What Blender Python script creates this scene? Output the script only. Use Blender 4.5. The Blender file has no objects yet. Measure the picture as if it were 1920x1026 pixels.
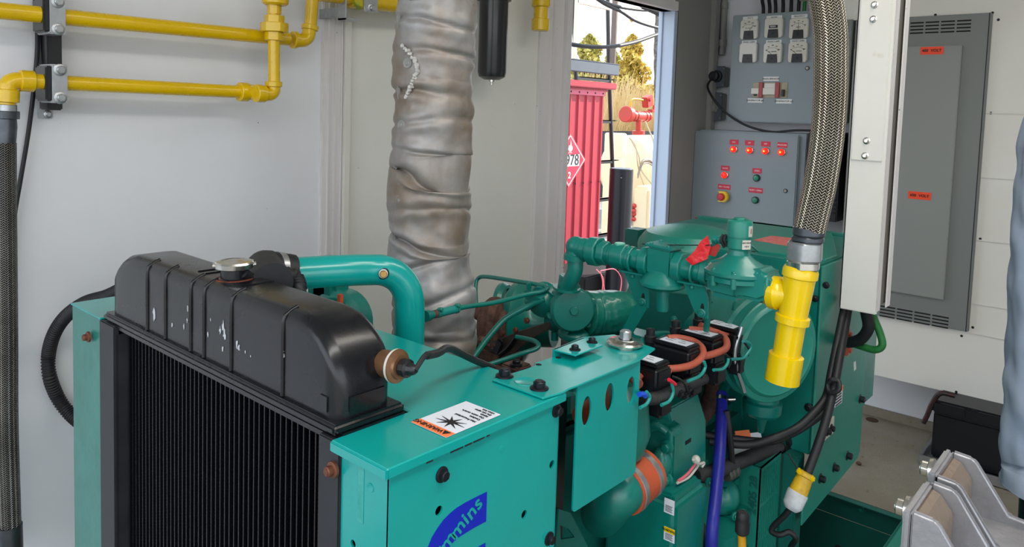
import bpy, bmesh, math, random
from mathutils import Vector as V, Matrix, noise
SC = bpy.context.scene
COL = SC.collection
# ------------------------------------------------------------------ camera
YAW, PIT, ROL, FPX, CYP, EYE = .7162, .0708, -.0318, 1411., 310.5, 1.55
cy_, sy_ = math.cos(YAW), math.sin(YAW); cp_, sp_ = math.cos(PIT), math.sin(PIT)
FW = V((-sy_*cp_, cy_*cp_, -sp_)); R0 = V((cy_, sy_, 0)); D0 = FW.cross(R0)
RT = R0*math.cos(ROL) + D0*math.sin(ROL); DN = -R0*math.sin(ROL) + D0*math.cos(ROL)
CAM = V((0, 0, EYE))
cd = bpy.data.cameras.new('camera'); cam = bpy.data.objects.new('camera', cd); COL.objects.link(cam)
cd.sensor_width = 36; cd.lens = FPX/1920*36; cd.shift_y = -(513-CYP)/1920; cd.clip_start = .02; cd.clip_end = 200
m = Matrix((RT, -DN, -FW)).transposed().to_4x4(); m.translation = CAM
cam.matrix_world = m; SC.camera = cam
# ------------------------------------------------------------------ light
SC.view_settings.view_transform = 'Standard'; SC.view_settings.look = 'None'
SC.view_settings.gamma = 1; SC.view_settings.use_curve_mapping = False
SC.view_settings.exposure = 0.44
W = bpy.data.worlds.new('sky'); SC.world = W; W.use_nodes = True
wn = W.node_tree; wn.nodes.clear()
wo = wn.nodes.new('ShaderNodeOutputWorld'); wb = wn.nodes.new('ShaderNodeBackground')
tc = wn.nodes.new('ShaderNodeTexCoord'); sx = wn.nodes.new('ShaderNodeSeparateXYZ'); rp = wn.nodes.new('ShaderNodeValToRGB')
wn.links.new(tc.outputs['Generated'], sx.inputs[0]); wn.links.new(sx.outputs['Z'], rp.inputs[0])
rp.color_ramp.elements[0].position = 0.0; rp.color_ramp.elements[0].color = (.93, .96, 1, 1)
rp.color_ramp.elements[1].position = .7; rp.color_ramp.elements[1].color = (.66, .82, 1, 1)
wn.links.new(rp.outputs[0], wb.inputs[0]); wb.inputs[1].default_value = 2.1
wn.links.new(wb.outputs[0], wo.inputs[0])
def sun(name, travel, power, col, ang):
    l = bpy.data.lights.new(name, 'SUN'); l.energy = power; l.color = col; l.angle = ang
    o = bpy.data.objects.new(name, l); COL.objects.link(o)
    o.rotation_euler = V(travel).to_track_quat('-Z', 'Y').to_euler(); o.location = (0, 0, 8)
sun('sun', (-.34, -.78, -.55), 7.0, (1, .93, .8), .01)
def area(name, loc, travel, sx_, sy__, power, col):
    l = bpy.data.lights.new(name, 'AREA'); l.shape = 'RECTANGLE'; l.size = sx_; l.size_y = sy__; l.energy = power; l.color = col
    o = bpy.data.objects.new(name, l); COL.objects.link(o); o.location = loc
    o.rotation_euler = V(travel).to_track_quat('-Z', 'Y').to_euler()
CEIL = 2.75
area('added_ceiling_light', (.15, .2, CEIL-.1), (0, 0, -1), .34, 2.2, 20, (1, .97, .90))  # unseen ceiling lamps, added as fill and placed for a streak on the tank
area('added_ceiling_light', (-.25, 2.0, CEIL-.1), (0, 0, -1), .34, 1.5, 11, (1, .93, .84))
# ------------------------------------------------------------------ pixel -> point on a real plane
def at(px, py, **k):
    v = RT*((px-960)/FPX) + DN*((py-CYP)/FPX) + FW
    a, val = list(k.items())[0]; i = 'xyz'.index(a)
    return CAM + v*((val-CAM[i])/v[i])
def atl(pts, **k): return [at(a, b, **k) for a, b in pts]
# ------------------------------------------------------------------ materials
def lin(h):
    h = h.lstrip('#'); c = [int(h[i:i+2], 16)/255 for i in (0, 2, 4)]
    return tuple(x/12.92 if x <= .04045 else ((x+.055)/1.055)**2.4 for x in c)+(1,)
def mat(name, col, rough=.5, metal=0., bump=0., bscale=40., var=0., vscale=6., col2=None, spec=.5, emit=None, estr=0., coat=0., stretch=(1, 1, 1), trans=0.):
    m = bpy.data.materials.new(name); m.use_nodes = True; n = m.node_tree; b = n.nodes['Principled BSDF']
    c = lin(col); b.inputs['Base Color'].default_value = c; b.inputs['Roughness'].default_value = rough
    b.inputs['Metallic'].default_value = metal; b.inputs['Specular IOR Level'].default_value = spec
    b.inputs['Coat Weight'].default_value = coat; b.inputs['Coat Roughness'].default_value = .12
    if trans: b.inputs['Transmission Weight'].default_value = trans
    if emit: b.inputs['Emission Color'].default_value = lin(emit); b.inputs['Emission Strength'].default_value = estr
    t = n.nodes.new('ShaderNodeTexCoord'); mp = n.nodes.new('ShaderNodeMapping'); mp.inputs['Scale'].default_value = stretch
    n.links.new(t.outputs['Object'], mp.inputs[0])
    if var:
        z = n.nodes.new('ShaderNodeTexNoise'); z.inputs['Scale'].default_value = vscale; z.inputs['Detail'].default_value = 6; z.inputs['Roughness'].default_value = .65
        n.links.new(mp.outputs[0], z.inputs['Vector'])
        r = n.nodes.new('ShaderNodeValToRGB'); r.color_ramp.elements[0].position = .38; r.color_ramp.elements[1].position = .66
        c2 = lin(col2) if col2 else tuple(x*.6 for x in c[:3])+(1,)
        r.color_ramp.elements[0].color = c; r.color_ramp.elements[1].color = tuple(c[i]*(1-var)+c2[i]*var for i in range(3))+(1,)
        n.links.new(z.outputs['Fac'], r.inputs[0]); n.links.new(r.outputs[0], b.inputs['Base Color'])
        mr = n.nodes.new('ShaderNodeMapRange'); mr.inputs['To Min'].default_value = rough*.85; mr.inputs['To Max'].default_value = min(1, rough*1.25)
        n.links.new(z.outputs['Fac'], mr.inputs[0]); n.links.new(mr.outputs[0], b.inputs['Roughness'])
    if bump:
        z2 = n.nodes.new('ShaderNodeTexNoise'); z2.inputs['Scale'].default_value = bscale; z2.inputs['Detail'].default_value = 4
        n.links.new(mp.outputs[0], z2.inputs['Vector'])
        bp = n.nodes.new('ShaderNodeBump'); bp.inputs['Strength'].default_value = bump; bp.inputs['Distance'].default_value = .01
        n.links.new(z2.outputs['Fac'], bp.inputs['Height']); n.links.new(bp.outputs[0], b.inputs['Normal'])
    return m
def speck(m, col, scale, lo, hi, stretch=(1, 1, 1)):
    """chips, scratches or dirt spots of another colour on top of a material's own colour"""
    n = m.node_tree; b = n.nodes['Principled BSDF']
    t = n.nodes.new('ShaderNodeTexCoord'); mp = n.nodes.new('ShaderNodeMapping'); mp.inputs['Scale'].default_value = stretch
    z = n.nodes.new('ShaderNodeTexNoise'); z.inputs['Scale'].default_value = scale; z.inputs['Detail'].default_value = 5
    r = n.nodes.new('ShaderNodeValToRGB'); r.color_ramp.elements[0].position = lo; r.color_ramp.elements[1].position = hi
    r.color_ramp.elements[0].color = (0, 0, 0, 1); r.color_ramp.elements[1].color = (1, 1, 1, 1)
    x = n.nodes.new('ShaderNodeMixRGB'); x.inputs[2].default_value = lin(col)
    n.links.new(t.outputs['Object'], mp.inputs[0]); n.links.new(mp.outputs[0], z.inputs['Vector']); n.links.new(z.outputs['Fac'], r.inputs[0]); n.links.new(r.outputs[0], x.inputs[0])
    l = b.inputs['Base Color'].links
    if l: n.links.new(l[0].from_socket, x.inputs[1])
    else: x.inputs[1].default_value = b.inputs['Base Color'].default_value
    n.links.new(x.outputs[0], b.inputs['Base Color'])
    return m
M = {}
M['wall'] = speck(mat('white_wall_panel', '#e4e6ec', .4, var=.3, vscale=1.6, col2='#d2d1cf', bump=.03, bscale=3), '#6e6a66', 38, .765, .775)
M['wallwarm'] = speck(mat('cream_wall_panel', '#e4e4de', .42, var=.4, vscale=1.8, col2='#d6d5cc', bump=.03, bscale=3), '#77716a', 42, .765, .775)
M['trim'] = speck(mat('aged_white_trim', '#e0dddd', .5, var=.4, vscale=5, col2='#c9c3c0', stretch=(1, 1, .15)), '#7a6e66', 60, .72, .75)
M['greywall'] = mat('grey_painted_wall', '#8f8f8b', .55, var=.4, vscale=2, col2='#7f7d77')
M['whiteboard'] = speck(mat('white_sheet_metal', '#dedcd6', .38, var=.3, vscale=2, col2='#cfcabe'), '#b59f86', 9, .70, .78)
M['ceiling'] = mat('ceiling_white', '#c9c9c4', .6)
M['floor'] = speck(mat('worn_beige_deck_paint', '#8e8778', .55, bump=.35, bscale=120, var=.6, vscale=3.5, col2='#7a6c58'), '#5d4a38', 22, .66, .72)
M['yellow'] = mat('yellow_gas_paint', '#e3ba00', .26, bump=.06, bscale=60, var=.25, vscale=9, col2='#b08a00', coat=.3)
M['yellow2'] = mat('bright_yellow_paint', '#e8c400', .2, bump=.05, bscale=70, var=.15, vscale=14, col2='#c9a800', coat=.3)
M['zinc'] = mat('zinc_plated_steel', '#b9bcbf', .33, .85, var=.5, vscale=25, col2='#8d8f90', bump=.05)
M['chrome'] = mat('bright_zinc', '#d8d6d0', .2, 1., var=.3, vscale=30, col2='#a29b8c')
M['dkmetal'] = mat('dark_fitting_steel', '#5c6168', .35, .8, var=.5, vscale=20, col2='#3f4144')
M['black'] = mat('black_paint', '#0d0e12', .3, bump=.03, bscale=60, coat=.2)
M['rubber'] = mat('black_rubber', '#15161a', .55, bump=.05, bscale=90)
M['plastic'] = mat('black_plastic', '#121318', .38, bump=.06, bscale=150)
M['teal'] = mat('turquoise_housing_paint', '#089b96', .22, var=.3, vscale=4, col2='#088680', bump=.03, bscale=40, coat=.25)
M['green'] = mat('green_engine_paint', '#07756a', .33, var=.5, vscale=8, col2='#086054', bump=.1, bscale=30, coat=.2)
M['green2'] = mat('dusty_green_paint', '#157a6a', .34, var=.45, vscale=6, col2='#2c8073', bump=.06, bscale=30)
M['dkgreen'] = mat('deep_teal_paint', '#0a5f55', .4, var=.5, vscale=5, col2='#0b4a44', bump=.08)
M['rust'] = mat('rusty_cast_iron', '#6d4f44', .75, .3, var=.9, vscale=18, col2='#3b2a26', bump=.5, bscale=60)
M['rustbolt'] = mat('rusted_bolt_steel', '#7a4a38', .55, .5, var=.7, vscale=60, col2='#50332c')
M['boltblack'] = mat('black_oxide_bolt', '#24262c', .35, .6)
M['tank'] = speck(mat('satin_black_tank_paint', '#0b0d12', .26, bump=.03, bscale=25, var=.4, vscale=5, col2='#14161b', spec=.45, coat=.1), '#2a2a28', 16, .62, .8)
M['core'] = mat('black_radiator_core', '#06070c', .4, .1)
M['grey'] = mat('grey_enclosure_paint', '#7e8a90', .38, var=.3, vscale=3, col2='#8a9296', bump=.02)
M['breaker'] = mat('grey_breaker_panel_paint', '#757a78', .45, var=.25, vscale=3, col2='#7a7d78')
M['breakerdoor'] = mat('light_grey_breaker_door', '#868a87', .42, var=.25, vscale=3, col2='#8a8a86')
M['dark'] = mat('dark_void_lining', '#070809', .8)
M['white'] = mat('white_label_plastic', '#d9dad8', .4)
M['offwhite'] = mat('aged_meter_plastic', '#c8c5bb', .3, coat=.3)
M['ink'] = mat('black_print', '#16181c', .5)
M['redlabel'] = mat('red_label', '#c02040', .45)
M['orangelabel'] = mat('orange_red_label', '#f0481f', .45)
M['orangewarn'] = mat('orange_warning_label', '#f5814a', .45)
M['redink'] = mat('white_print_on_red', '#f0dfe0', .45)
M['redlamp'] = mat('lit_red_lens', '#ff1a10', .25, emit='#ff1205', estr=2.2)
M['redlamp2'] = mat('lit_red_bulb', '#ff8a20', .25, emit='#ff7a18', estr=4.)
M['greenlamp'] = mat('green_button_lens', '#127a5e', .25)
M['redbtn'] = mat('red_button', '#c22430', .35)
M['siloxane'] = mat('orange_silicone_hose', '#c2542f', .5, bump=.1, bscale=80, var=.5, vscale=20, col2='#9c4a34')
M['boot'] = mat('salmon_ignition_boot', '#b95a44', .55, bump=.1, bscale=80, var=.4, vscale=20, col2='#96503c')
M['blue'] = mat('blue_hose_rubber', '#1a1f8c', .4, bump=.1, bscale=120, stretch=(1, 1, .1), var=.3, vscale=30, col2='#12155c')
M['logo'] = mat('blue_logo_vinyl', '#0a1fae', .35)
M['alu'] = mat('sand_cast_aluminium', '#a2a2a6', .42, .6, var=.6, vscale=12, col2='#7c7a7c', bump=.06, bscale=120)
M['wood'] = mat('brown_dusty_inner_aluminium', '#84776b', .6, .3, var=.5, vscale=14, col2='#7a6654', bump=.3, bscale=60)
M['silver'] = mat('silvery_insulation_cloth', '#a09fa0', .42, .35, var=.85, vscale=4.2, col2='#7a6650', bump=.18, bscale=16)
M['bluecloth'] = mat('blue_grey_insulation_cloth', '#8492a6', .7, .1, var=.5, vscale=6, col2='#a0a6b2', bump=.3, bscale=14)
M['redshed'] = mat('red_corrugated_steel', '#a82638', .4, var=.3, vscale=4, col2='#8f2030')
M['cream'] = mat('cream_tank_paint', '#e6d3ae', .45, var=.4, vscale=3, col2='#c9ae84')
M['pumpred'] = mat('red_pump_casting', '#b52a22', .4, var=.5, vscale=12, col2='#8f4434')
M['gravel'] = mat('grey_gravel_ground', '#8d8a84', .9, bump=.6, bscale=60, var=.6, vscale=6, col2='#73706a')
M['bark'] = mat('dark_mottled_bark', '#6d6660', .85, var=.8, vscale=16, col2='#2e2a28', bump=.6, bscale=20)
M['leafy'] = mat('yellow_autumn_leaf', '#dcc468', .7, var=.8, vscale=3, col2='#b89c48')
M['leafg'] = mat('green_needle_leaf', '#b0ac5c', .7, var=.7, vscale=3, col2='#d0b868')
M['twig'] = mat('pale_brown_twig', '#c2a878', .8)
M['lblue'] = mat('pale_blue_jamb_paint', '#b4c2d6', .4)
M['steelgrey'] = mat('grey_steel_frame', '#565d68', .5, var=.3, vscale=6)
M['pipeblack'] = mat('black_pipe', '#1c1e24', .3, .2)
M['pink'] = mat('pink_wire', '#e06a78', .5)
M['greenwire'] = mat('green_wire', '#1d6b30', .45)
M['lbl'] = mat('bluish_label_paper', '#dfe4ee', .4)
# braided steel hose: two diagonal strand families on the tube's own UVs
def braid(name, col, gap, turns, pitch, dirt):
    m = bpy.data.materials.new(name); m.use_nodes = True; n = m.node_tree; b = n.nodes['Principled BSDF']; L = n.links.new
    uv = n.nodes.new('ShaderNodeUVMap'); s = n.nodes.new('ShaderNodeSeparateXYZ'); L(uv.outputs[0], s.inputs[0])
    def mt(op, a, b_=None, c=None):
        x = n.nodes.new('ShaderNodeMath'); x.operation = op
        for i, q in enumerate((a, b_, c)):
            if q is None: continue
            if isinstance(q, (int, float)): x.inputs[i].default_value = q
            else: L(q, x.inputs[i])
        return x.outputs[0]
    U = mt('MULTIPLY', s.outputs[0], turns); T = mt('MULTIPLY', s.outputs[1], pitch)   # u around 0..1, v metres
    p = mt('ADD', U, T); q = mt('SUBTRACT', U, T)
    fp = mt('ABSOLUTE', mt('SINE', mt('MULTIPLY', p, math.pi))); fq = mt('ABSOLUTE', mt('SINE', mt('MULTIPLY', q, math.pi)))
    chk = mt('GREATER_THAN', mt('SINE', mt('MULTIPLY', U, math.pi)), 0)   # which family lies on top
    h = mt('ADD', mt('MULTIPLY', fp, chk), mt('MULTIPLY', fq, mt('SUBTRACT', 1, chk)))
    r = n.nodes.new('ShaderNodeValToRGB'); L(mt('MULTIPLY', h, mt('POWER', mt('ABSOLUTE', mt('SINE', mt('MULTIPLY', U, math.pi))), .35)), r.inputs[0])
    r.color_ramp.elements[0].position = .28; r.color_ramp.elements[0].color = lin(gap)
    r.color_ramp.elements[1].position = .55; r.color_ramp.elements[1].color = lin(col)
    z = n.nodes.new('ShaderNodeTexNoise'); z.inputs['Scale'].default_value = 9; t = n.nodes.new('ShaderNodeTexCoord'); L(t.outputs['Object'], z.inputs['Vector'])
    x = n.nodes.new('ShaderNodeMixRGB'); x.blend_type = 'MULTIPLY'; x.inputs[2].default_value = lin(dirt); L(z.outputs['Fac'], x.inputs[0]); L(r.outputs[0], x.inputs[1])
    L(x.outputs[0], b.inputs['Base Color']); b.inputs['Metallic'].default_value = .85; b.inputs['Roughness'].default_value = .32
    bp = n.nodes.new('ShaderNodeBump'); bp.inputs['Strength'].default_value = .8; bp.inputs['Distance'].default_value = .004; L(h, bp.inputs['Height']); L(bp.outputs[0], b.inputs['Normal'])
    return m
M['braid'] = braid('braided_stainless_hose', '#e2dccf', '#1c1713', 36, 190, '#b8aa98')
M['braid2'] = braid('braided_steel_hose_dull', '#a9a7a2', '#22201e', 28, 190, '#8f8c86')
# ------------------------------------------------------------------ geometry helpers
def frame_of(d, hint=None):
    d = V(d).normalized(); h = V(hint) if hint else (V((0, 0, 1)) if abs(d.z) < .9 else V((1, 0, 0)))
    a = d.cross(h).normalized(); return a, d.cross(a).normalized(), d
def smooth(pts, n=8):
    pts = [V(p) for p in pts]
    if len(pts) < 3: return pts
    P_ = [2*pts[0]-pts[1]]+pts+[2*pts[-1]-pts[-2]]; out = []
    for i in range(1, len(P_)-2):
        a, b, c, d = P_[i-1:i+3]
        for k in range(n):
            t = k/n; out.append(.5*((2*b)+(c-a)*t+(2*a-5*b+4*c-d)*t*t+(3*b-a-3*c+d)*t**3))
    return out+[pts[-1]]
class FR:
    """a flat frame: origin, right, up; its normal looks at the room"""
    def __init__(s, o, r, u): s.o, s.r, s.u = V(o), V(r).normalized(), V(u).normalized(); s.n = s.r.cross(s.u)
    def p(s, a, b, c=0): return s.o+s.r*a+s.u*b+s.n*c
def FX(x): return FR((x, 0, 0), (0, 1, 0), (0, 0, 1))      # faces +X : coordinates (y, z)
def FY(y): return FR((0, y, 0), (1, 0, 0), (0, 0, 1))      # faces -Y : coordinates (x, z)
def FZ(z): return FR((0, 0, z), (1, 0, 0), (0, 1, 0))
def fx(pts, x): return [(q.y, q.z) for q in atl(pts, x=x)]
def fy(pts, y): return [(q.x, q.z) for q in atl(pts, y=y)]
def fz(pts, z): return [(q.x, q.y) for q in atl(pts, z=z)]
class G:
    def __init__(s): s.bm = bmesh.new(); s.bm.loops.layers.uv.new('UVMap')
    def add(s, t, bev=0, seg=2):
        if bev:
            e = [x for x in t.edges if len(x.link_faces) == 2 and x.calc_face_angle(0) > .6]
            bmesh.ops.bevel(t, geom=e, offset=bev, segments=seg, affect='EDGES', clamp_overlap=True)
        me = bpy.data.meshes.new('t'); t.to_mesh(me); t.free(); s.bm.from_mesh(me); bpy.data.meshes.remove(me); return s
    def box(s, c, sz, bev=0, rot=None, seg=2):
        t = bmesh.new(); bmesh.ops.create_cube(t, size=1)
        mt = Matrix.Translation(V(c)) @ (rot.to_4x4() if rot else Matrix()) @ Matrix.Diagonal((*sz, 1))
        bmesh.ops.transform(t, matrix=mt, verts=t.verts); return s.add(t, bev, seg)
    def bb(s, a, b, bev=0, seg=2):
        a, b = V(a), V(b); return s.box((a+b)/2, [abs(x) for x in (b-a)], bev, seg=seg)
    def lathe(s, p0, d, prof, n=28, cap=True):
        a, b, d = frame_of(d); t = bmesh.new(); p0 = V(p0); rings = []
        for h, r in prof:
            c = p0+d*h
            rings.append([t.verts.new(c+(a*math.cos(k*2*math.pi/n)+b*math.sin(k*2*math.pi/n))*max(r, 1e-5)) for k in range(n)])
        for i in range(len(rings)-1):
            for k in range(n): t.faces.new((rings[i][k], rings[i][(k+1) % n], rings[i+1][(k+1) % n], rings[i+1][k]))
        if cap: t.faces.new(rings[0][::-1]); t.faces.new(rings[-1])
        bmesh.ops.recalc_face_normals(t, faces=t.faces); return s.add(t)
    def cyl(s, p0, p1, r, r2=None, n=24, ch=0):
        p0, p1 = V(p0), V(p1); L = (p1-p0).length; r2 = r if r2 is None else r2
        pr = [(0, r), (L, r2)] if not ch else [(0, r-ch), (ch, r), (L-ch, r2), (L, r2-ch)]
        return s.lathe(p0, p1-p0, pr, n)
    def hexa(s, p0, d, af, h, n=6, bev=.0012, ang=0):
        a, b, d = frame_of(d); t = bmesh.new(); r = af/2/math.cos(math.pi/n); lo, hi = [], []
        for k in range(n):
            q = (a*math.cos(k*2*math.pi/n+ang)+b*math.sin(k*2*math.pi/n+ang))*r; lo.append(t.verts.new(V(p0)+q)); hi.append(t.verts.new(V(p0)+d*h+q))
        t.faces.new(lo[::-1]); t.faces.new(hi)
        for k in range(n): t.faces.new((lo[k], lo[(k+1) % n], hi[(k+1) % n], hi[k]))
        bmesh.ops.recalc_face_normals(t, faces=t.faces); return s.add(t, bev, 1)
    def tube(s, pts, r, n=14, sub=8, cap=True, rib=0, ribp=.01, wob=None):
        pts = smooth(pts, sub) if sub else [V(p) for p in pts]
        if rib:                                    # resample at a fine even step for corrugations
            out = [pts[0]]; acc = 0; st = ribp/4
            for i in range(1, len(pts)):
                a, b = pts[i-1], pts[i]; L = (b-a).length; d = st-acc
                while d <= L: out.append(a.lerp(b, d/L)); d += st
                acc = L-(d-st)
            pts = out
        t = bmesh.new(); uvl = t.loops.layers.uv.new('UVMap'); rings = []; vs = [0]
        d0 = (pts[1]-pts[0]).normalized(); a, b, _ = frame_of(d0)
        for i, p in enumerate(pts):
            d = (pts[min(i+1, len(pts)-1)]-pts[max(i-1, 0)]).normalized()
            a = (a-d*a.dot(d)).normalized(); b = d.cross(a)
            if i: vs.append(vs[-1]+(p-pts[i-1]).length)
            rr = r(i/(len(pts)-1)) if callable(r) else r
            if rib: rr = rr+rib*(1 if i % 4 < 2 else -1)
            ring = []
            for k in range(n):
                w = k*2*math.pi/n; q = rr+(wob(w, vs[-1], i/(len(pts)-1)) if wob else 0)
                ring.append(t.verts.new(p+(a*math.cos(w)+b*math.sin(w))*q))
            rings.append(ring)
        for i in range(len(rings)-1):
            for k in range(n):
                f = t.faces.new((rings[i][k], rings[i][(k+1) % n], rings[i+1][(k+1) % n], rings[i+1][k]))
                for l, (u, v) in zip(f.loops, ((k/n, vs[i]), ((k+1)/n, vs[i]), ((k+1)/n, vs[i+1]), (k/n, vs[i+1]))): l[uvl].uv = (u, v)
        if cap: t.faces.new(rings[0][::-1]); t.faces.new(rings[-1])
        bmesh.ops.recalc_face_normals(t, faces=t.faces); return s.add(t)
    def plate(s, fr, loop, th, off=0, bev=0, seg=1):
        """flat outline in a frame, front face at off, thickness going back from the viewer"""
        t = bmesh.new(); vv = [t.verts.new(fr.p(a, b, off)) for a, b in loop]; f = t.faces.new(vv)
        e = bmesh.ops.extrude_face_region(t, geom=[f]); mv = [x for x in e['geom'] if isinstance(x, bmesh.types.BMVert)]
        bmesh.ops.translate(t, vec=-fr.n*th, verts=mv); bmesh.ops.recalc_face_normals(t, faces=t.faces); return s.add(t, bev, seg)
    def holes(s, fr, loops, th, off=0):
        cu = bpy.data.curves.new('c', 'CURVE'); cu.dimensions = '2D'; cu.fill_mode = 'BOTH'; cu.extrude = th/2
        for lp in loops:
            sp = cu.splines.new('POLY'); sp.points.add(len(lp)-1); sp.use_cyclic_u = True
            for i, (a, b) in enumerate(lp): sp.points[i].co = (a, b, 0, 1)
        o = bpy.data.objects.new('c', cu); me = bpy.data.meshes.new_from_object(o)
        mt = Matrix((fr.r, fr.u, fr.n)).transposed().to_4x4(); mt.translation = fr.p(0, 0, off-th/2); me.transform(mt)
        s.bm.from_mesh(me); bpy.data.meshes.remove(me); bpy.data.objects.remove(o); bpy.data.curves.remove(cu); return s
    def text(s, st, fr, c, h, th=.0006, off=.0015, align='CENTER', bold=0, sx=1., rot=0.):
        cu = bpy.data.curves.new('t', 'FONT'); cu.body = st; cu.size = h*1.38; cu.align_x = align; cu.align_y = 'CENTER'; cu.extrude = th/2; cu.offset = bold; cu.resolution_u = 3
        o = bpy.data.objects.new('t', cu); me = bpy.data.meshes.new_from_object(o)
        mt = Matrix((fr.r, fr.u, fr.n)).transposed().to_4x4(); mt.translation = fr.p(c[0], c[1], off)
        me.transform(mt @ Matrix.Rotation(rot, 4, 'Z') @ Matrix.Diagonal((sx, 1, 1, 1))); s.bm.from_mesh(me)
        bpy.data.meshes.remove(me); bpy.data.objects.remove(o); bpy.data.curves.remove(cu); return s
    def ball(s, c, r, sc=(1, 1, 1), n=20):
        t = bmesh.new(); bmesh.ops.create_uvsphere(t, u_segments=n, v_segments=n//2, radius=r)
        bmesh.ops.transform(t, matrix=Matrix.Translation(V(c)) @ Matrix.Diagonal((*sc, 1)), verts=t.verts); return s.add(t)
    def obj(s, name, m, parent=None, label=None, sharp=32):
        me = bpy.data.meshes.new(name); s.bm.to_mesh(me); s.bm.free()
        for f in me.polygons: f.use_smooth = True
        me.set_sharp_from_angle(angle=math.radians(sharp))
        me.materials.append(M[m] if isinstance(m, str) else m)
        o = bpy.data.objects.new(name, me); COL.objects.link(o)
        if parent is not None:
            o.parent = parent
            if parent.type == 'EMPTY': o.matrix_parent_inverse = Matrix.Translation(-parent.location)
        if label: o['label'] = label
        return o
def rect(a, b, c, d, r=0, n=4):
    """outline (x0,z0,x1,z1), optional rounded corners"""
    if not r: return [(a, b), (c, b), (c, d), (a, d)]
    out = []
    for cx, cz, s0 in ((c-r, b+r, -90), (c-r, d-r, 0), (a+r, d-r, 90), (a+r, b+r, 180)):
        for k in range(n+1):
            w = math.radians(s0+90*k/n); out.append((cx+r*math.cos(w), cz+r*math.sin(w)))
    return out
def oval(cx, cz, rx, rz=None, n=20):
    rz = rz or rx; return [(cx+rx*math.cos(k*2*math.pi/n), cz+rz*math.sin(k*2*math.pi/n)) for k in range(n)]
def thing(name, label, cat, loc, group=None):
    o = bpy.data.objects.new(name, None); COL.objects.link(o); o.location = V(loc); o.empty_display_size = .05
    o['label'] = label; o['category'] = cat
    if group: o['group'] = group
    return o
def tag(o, label, cat, group=None, kind=None):
    o['label'] = label; o['category'] = cat
    if group: o['group'] = group
    if kind: o['kind'] = kind
    return o
def struct(o): o['kind'] = 'structure'; return o
def bolt(parent, p, d, r=.009, m='boltblack', flange=True, h=None, label=None, name='bolt'):
    g = G(); p = V(p); d = V(d).normalized(); h = h or r*1.1
    if flange: g.lathe(p, d, [(-.002, r*1.7), (r*.25, r*1.65), (r*.45, r*1.15)], 20)
    g.hexa(p+d*(r*.2 if flange else -.001), d, r*2, h, ang=.3)
    g.lathe(p+d*(h+(r*.2 if flange else 0)), d, [(-.001, r*.75), (r*.12, r*.7)], 14)
    return g.obj(name, m, parent, label)
def placard(name, fr, c, w, h, m, parent, lines, ink='ink', th=.0015, off=.002, fs=.5, label=None, bold=0, rot=0, sx=1.):
    """a small label plate with lettering as its sub-part"""
    g = G(); g.plate(fr, rect(c[0]-w/2, c[1]-h/2, c[0]+w/2, c[1]+h/2), th, off); o = g.obj(name, m, parent, label)
    if lines:
        k = len(lines); t = G()
        for i, s in enumerate(lines): t.text(s, fr, (c[0], c[1]+h*(.5-(i+.5)/k)), h*fs/k, off=off+.0008, bold=bold, sx=sx)
        t.obj('lettering', ink, o)
    return o
# ================================================================== THE ROOM
XW, YE, YP = -2.1, 4.25, 4.0       # side wall face, end wall face, white front panel face
yS0, yS1, yS2 = at(600, 200, x=XW).y, at(637, 200, x=XW).y, at(648, 200, x=XW).y
DY0, DY1 = 2.76, 3.715              # doorway
DZ = at(1252, 19, x=XW).z
g = G(); g.bb((XW-.06, -1.6, 0), (XW, yS0, CEIL)); struct(g.obj('wall_left', 'wall'))
g = G(); g.bb((XW-.06, yS2, 0), (XW, DY0, CEIL)); g.bb((XW-.06, DY0, DZ), (XW, DY1, CEIL)); g.bb((XW-.06, DY1, 0), (XW, YE, CEIL)); struct(g.obj('wall_left', 'wallwarm'))
g = G(); g.bb((XW-.06, yS0, 0), (XW+.012, yS1, CEIL), .003)
for i in range(3): g.bb((XW, yS0+.02+i*.025, 0), (XW+.018, yS0+.026+i*.025, CEIL), .001)
struct(g.obj('trim_1', 'trim'))
g = G(); g.bb((XW-.06, yS1, 0), (XW+.03, yS2, CEIL), .002); struct(g.obj('trim_2', 'whiteboard'))
# door frame
g = G(); g.bb((XW-.07, DY0-.035, 0), (XW+.035, DY0, DZ), .002); g.bb((XW-.001, DY0-.20, 0), (XW+.014, DY0-.035, CEIL), .002)
g.bb((XW-.001, DY0-.12, 0), (XW+.024, DY0-.10, CEIL), .002); g.bb((XW-.07, DY0, DZ), (XW+.035, DY1, DZ+.05), .002); struct(g.obj('trim_3', 'trim'))
g = G(); g.bb((XW-.07, DY1-.010, 0), (XW+.02, DY1+.03, DZ), .002); g.bb((XW-.075, DY1-.02, 0), (XW-.05, DY1, DZ), .002); struct(g.obj('trim_4', 'lblue'))
g = G(); g.bb((XW, DY1+.02, 0), (XW+.02, YE, CEIL), .002); g.bb((XW, YE-.12, 0), (XW+.05, YE-.06, CEIL), .004); struct(g.obj('trim_5', 'greywall'))
# end wall
g = G(); g.bb((XW-.06, YE, 0), (2.3, YE+.12, CEIL)); struct(g.obj('wall_back', 'wall'))
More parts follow.
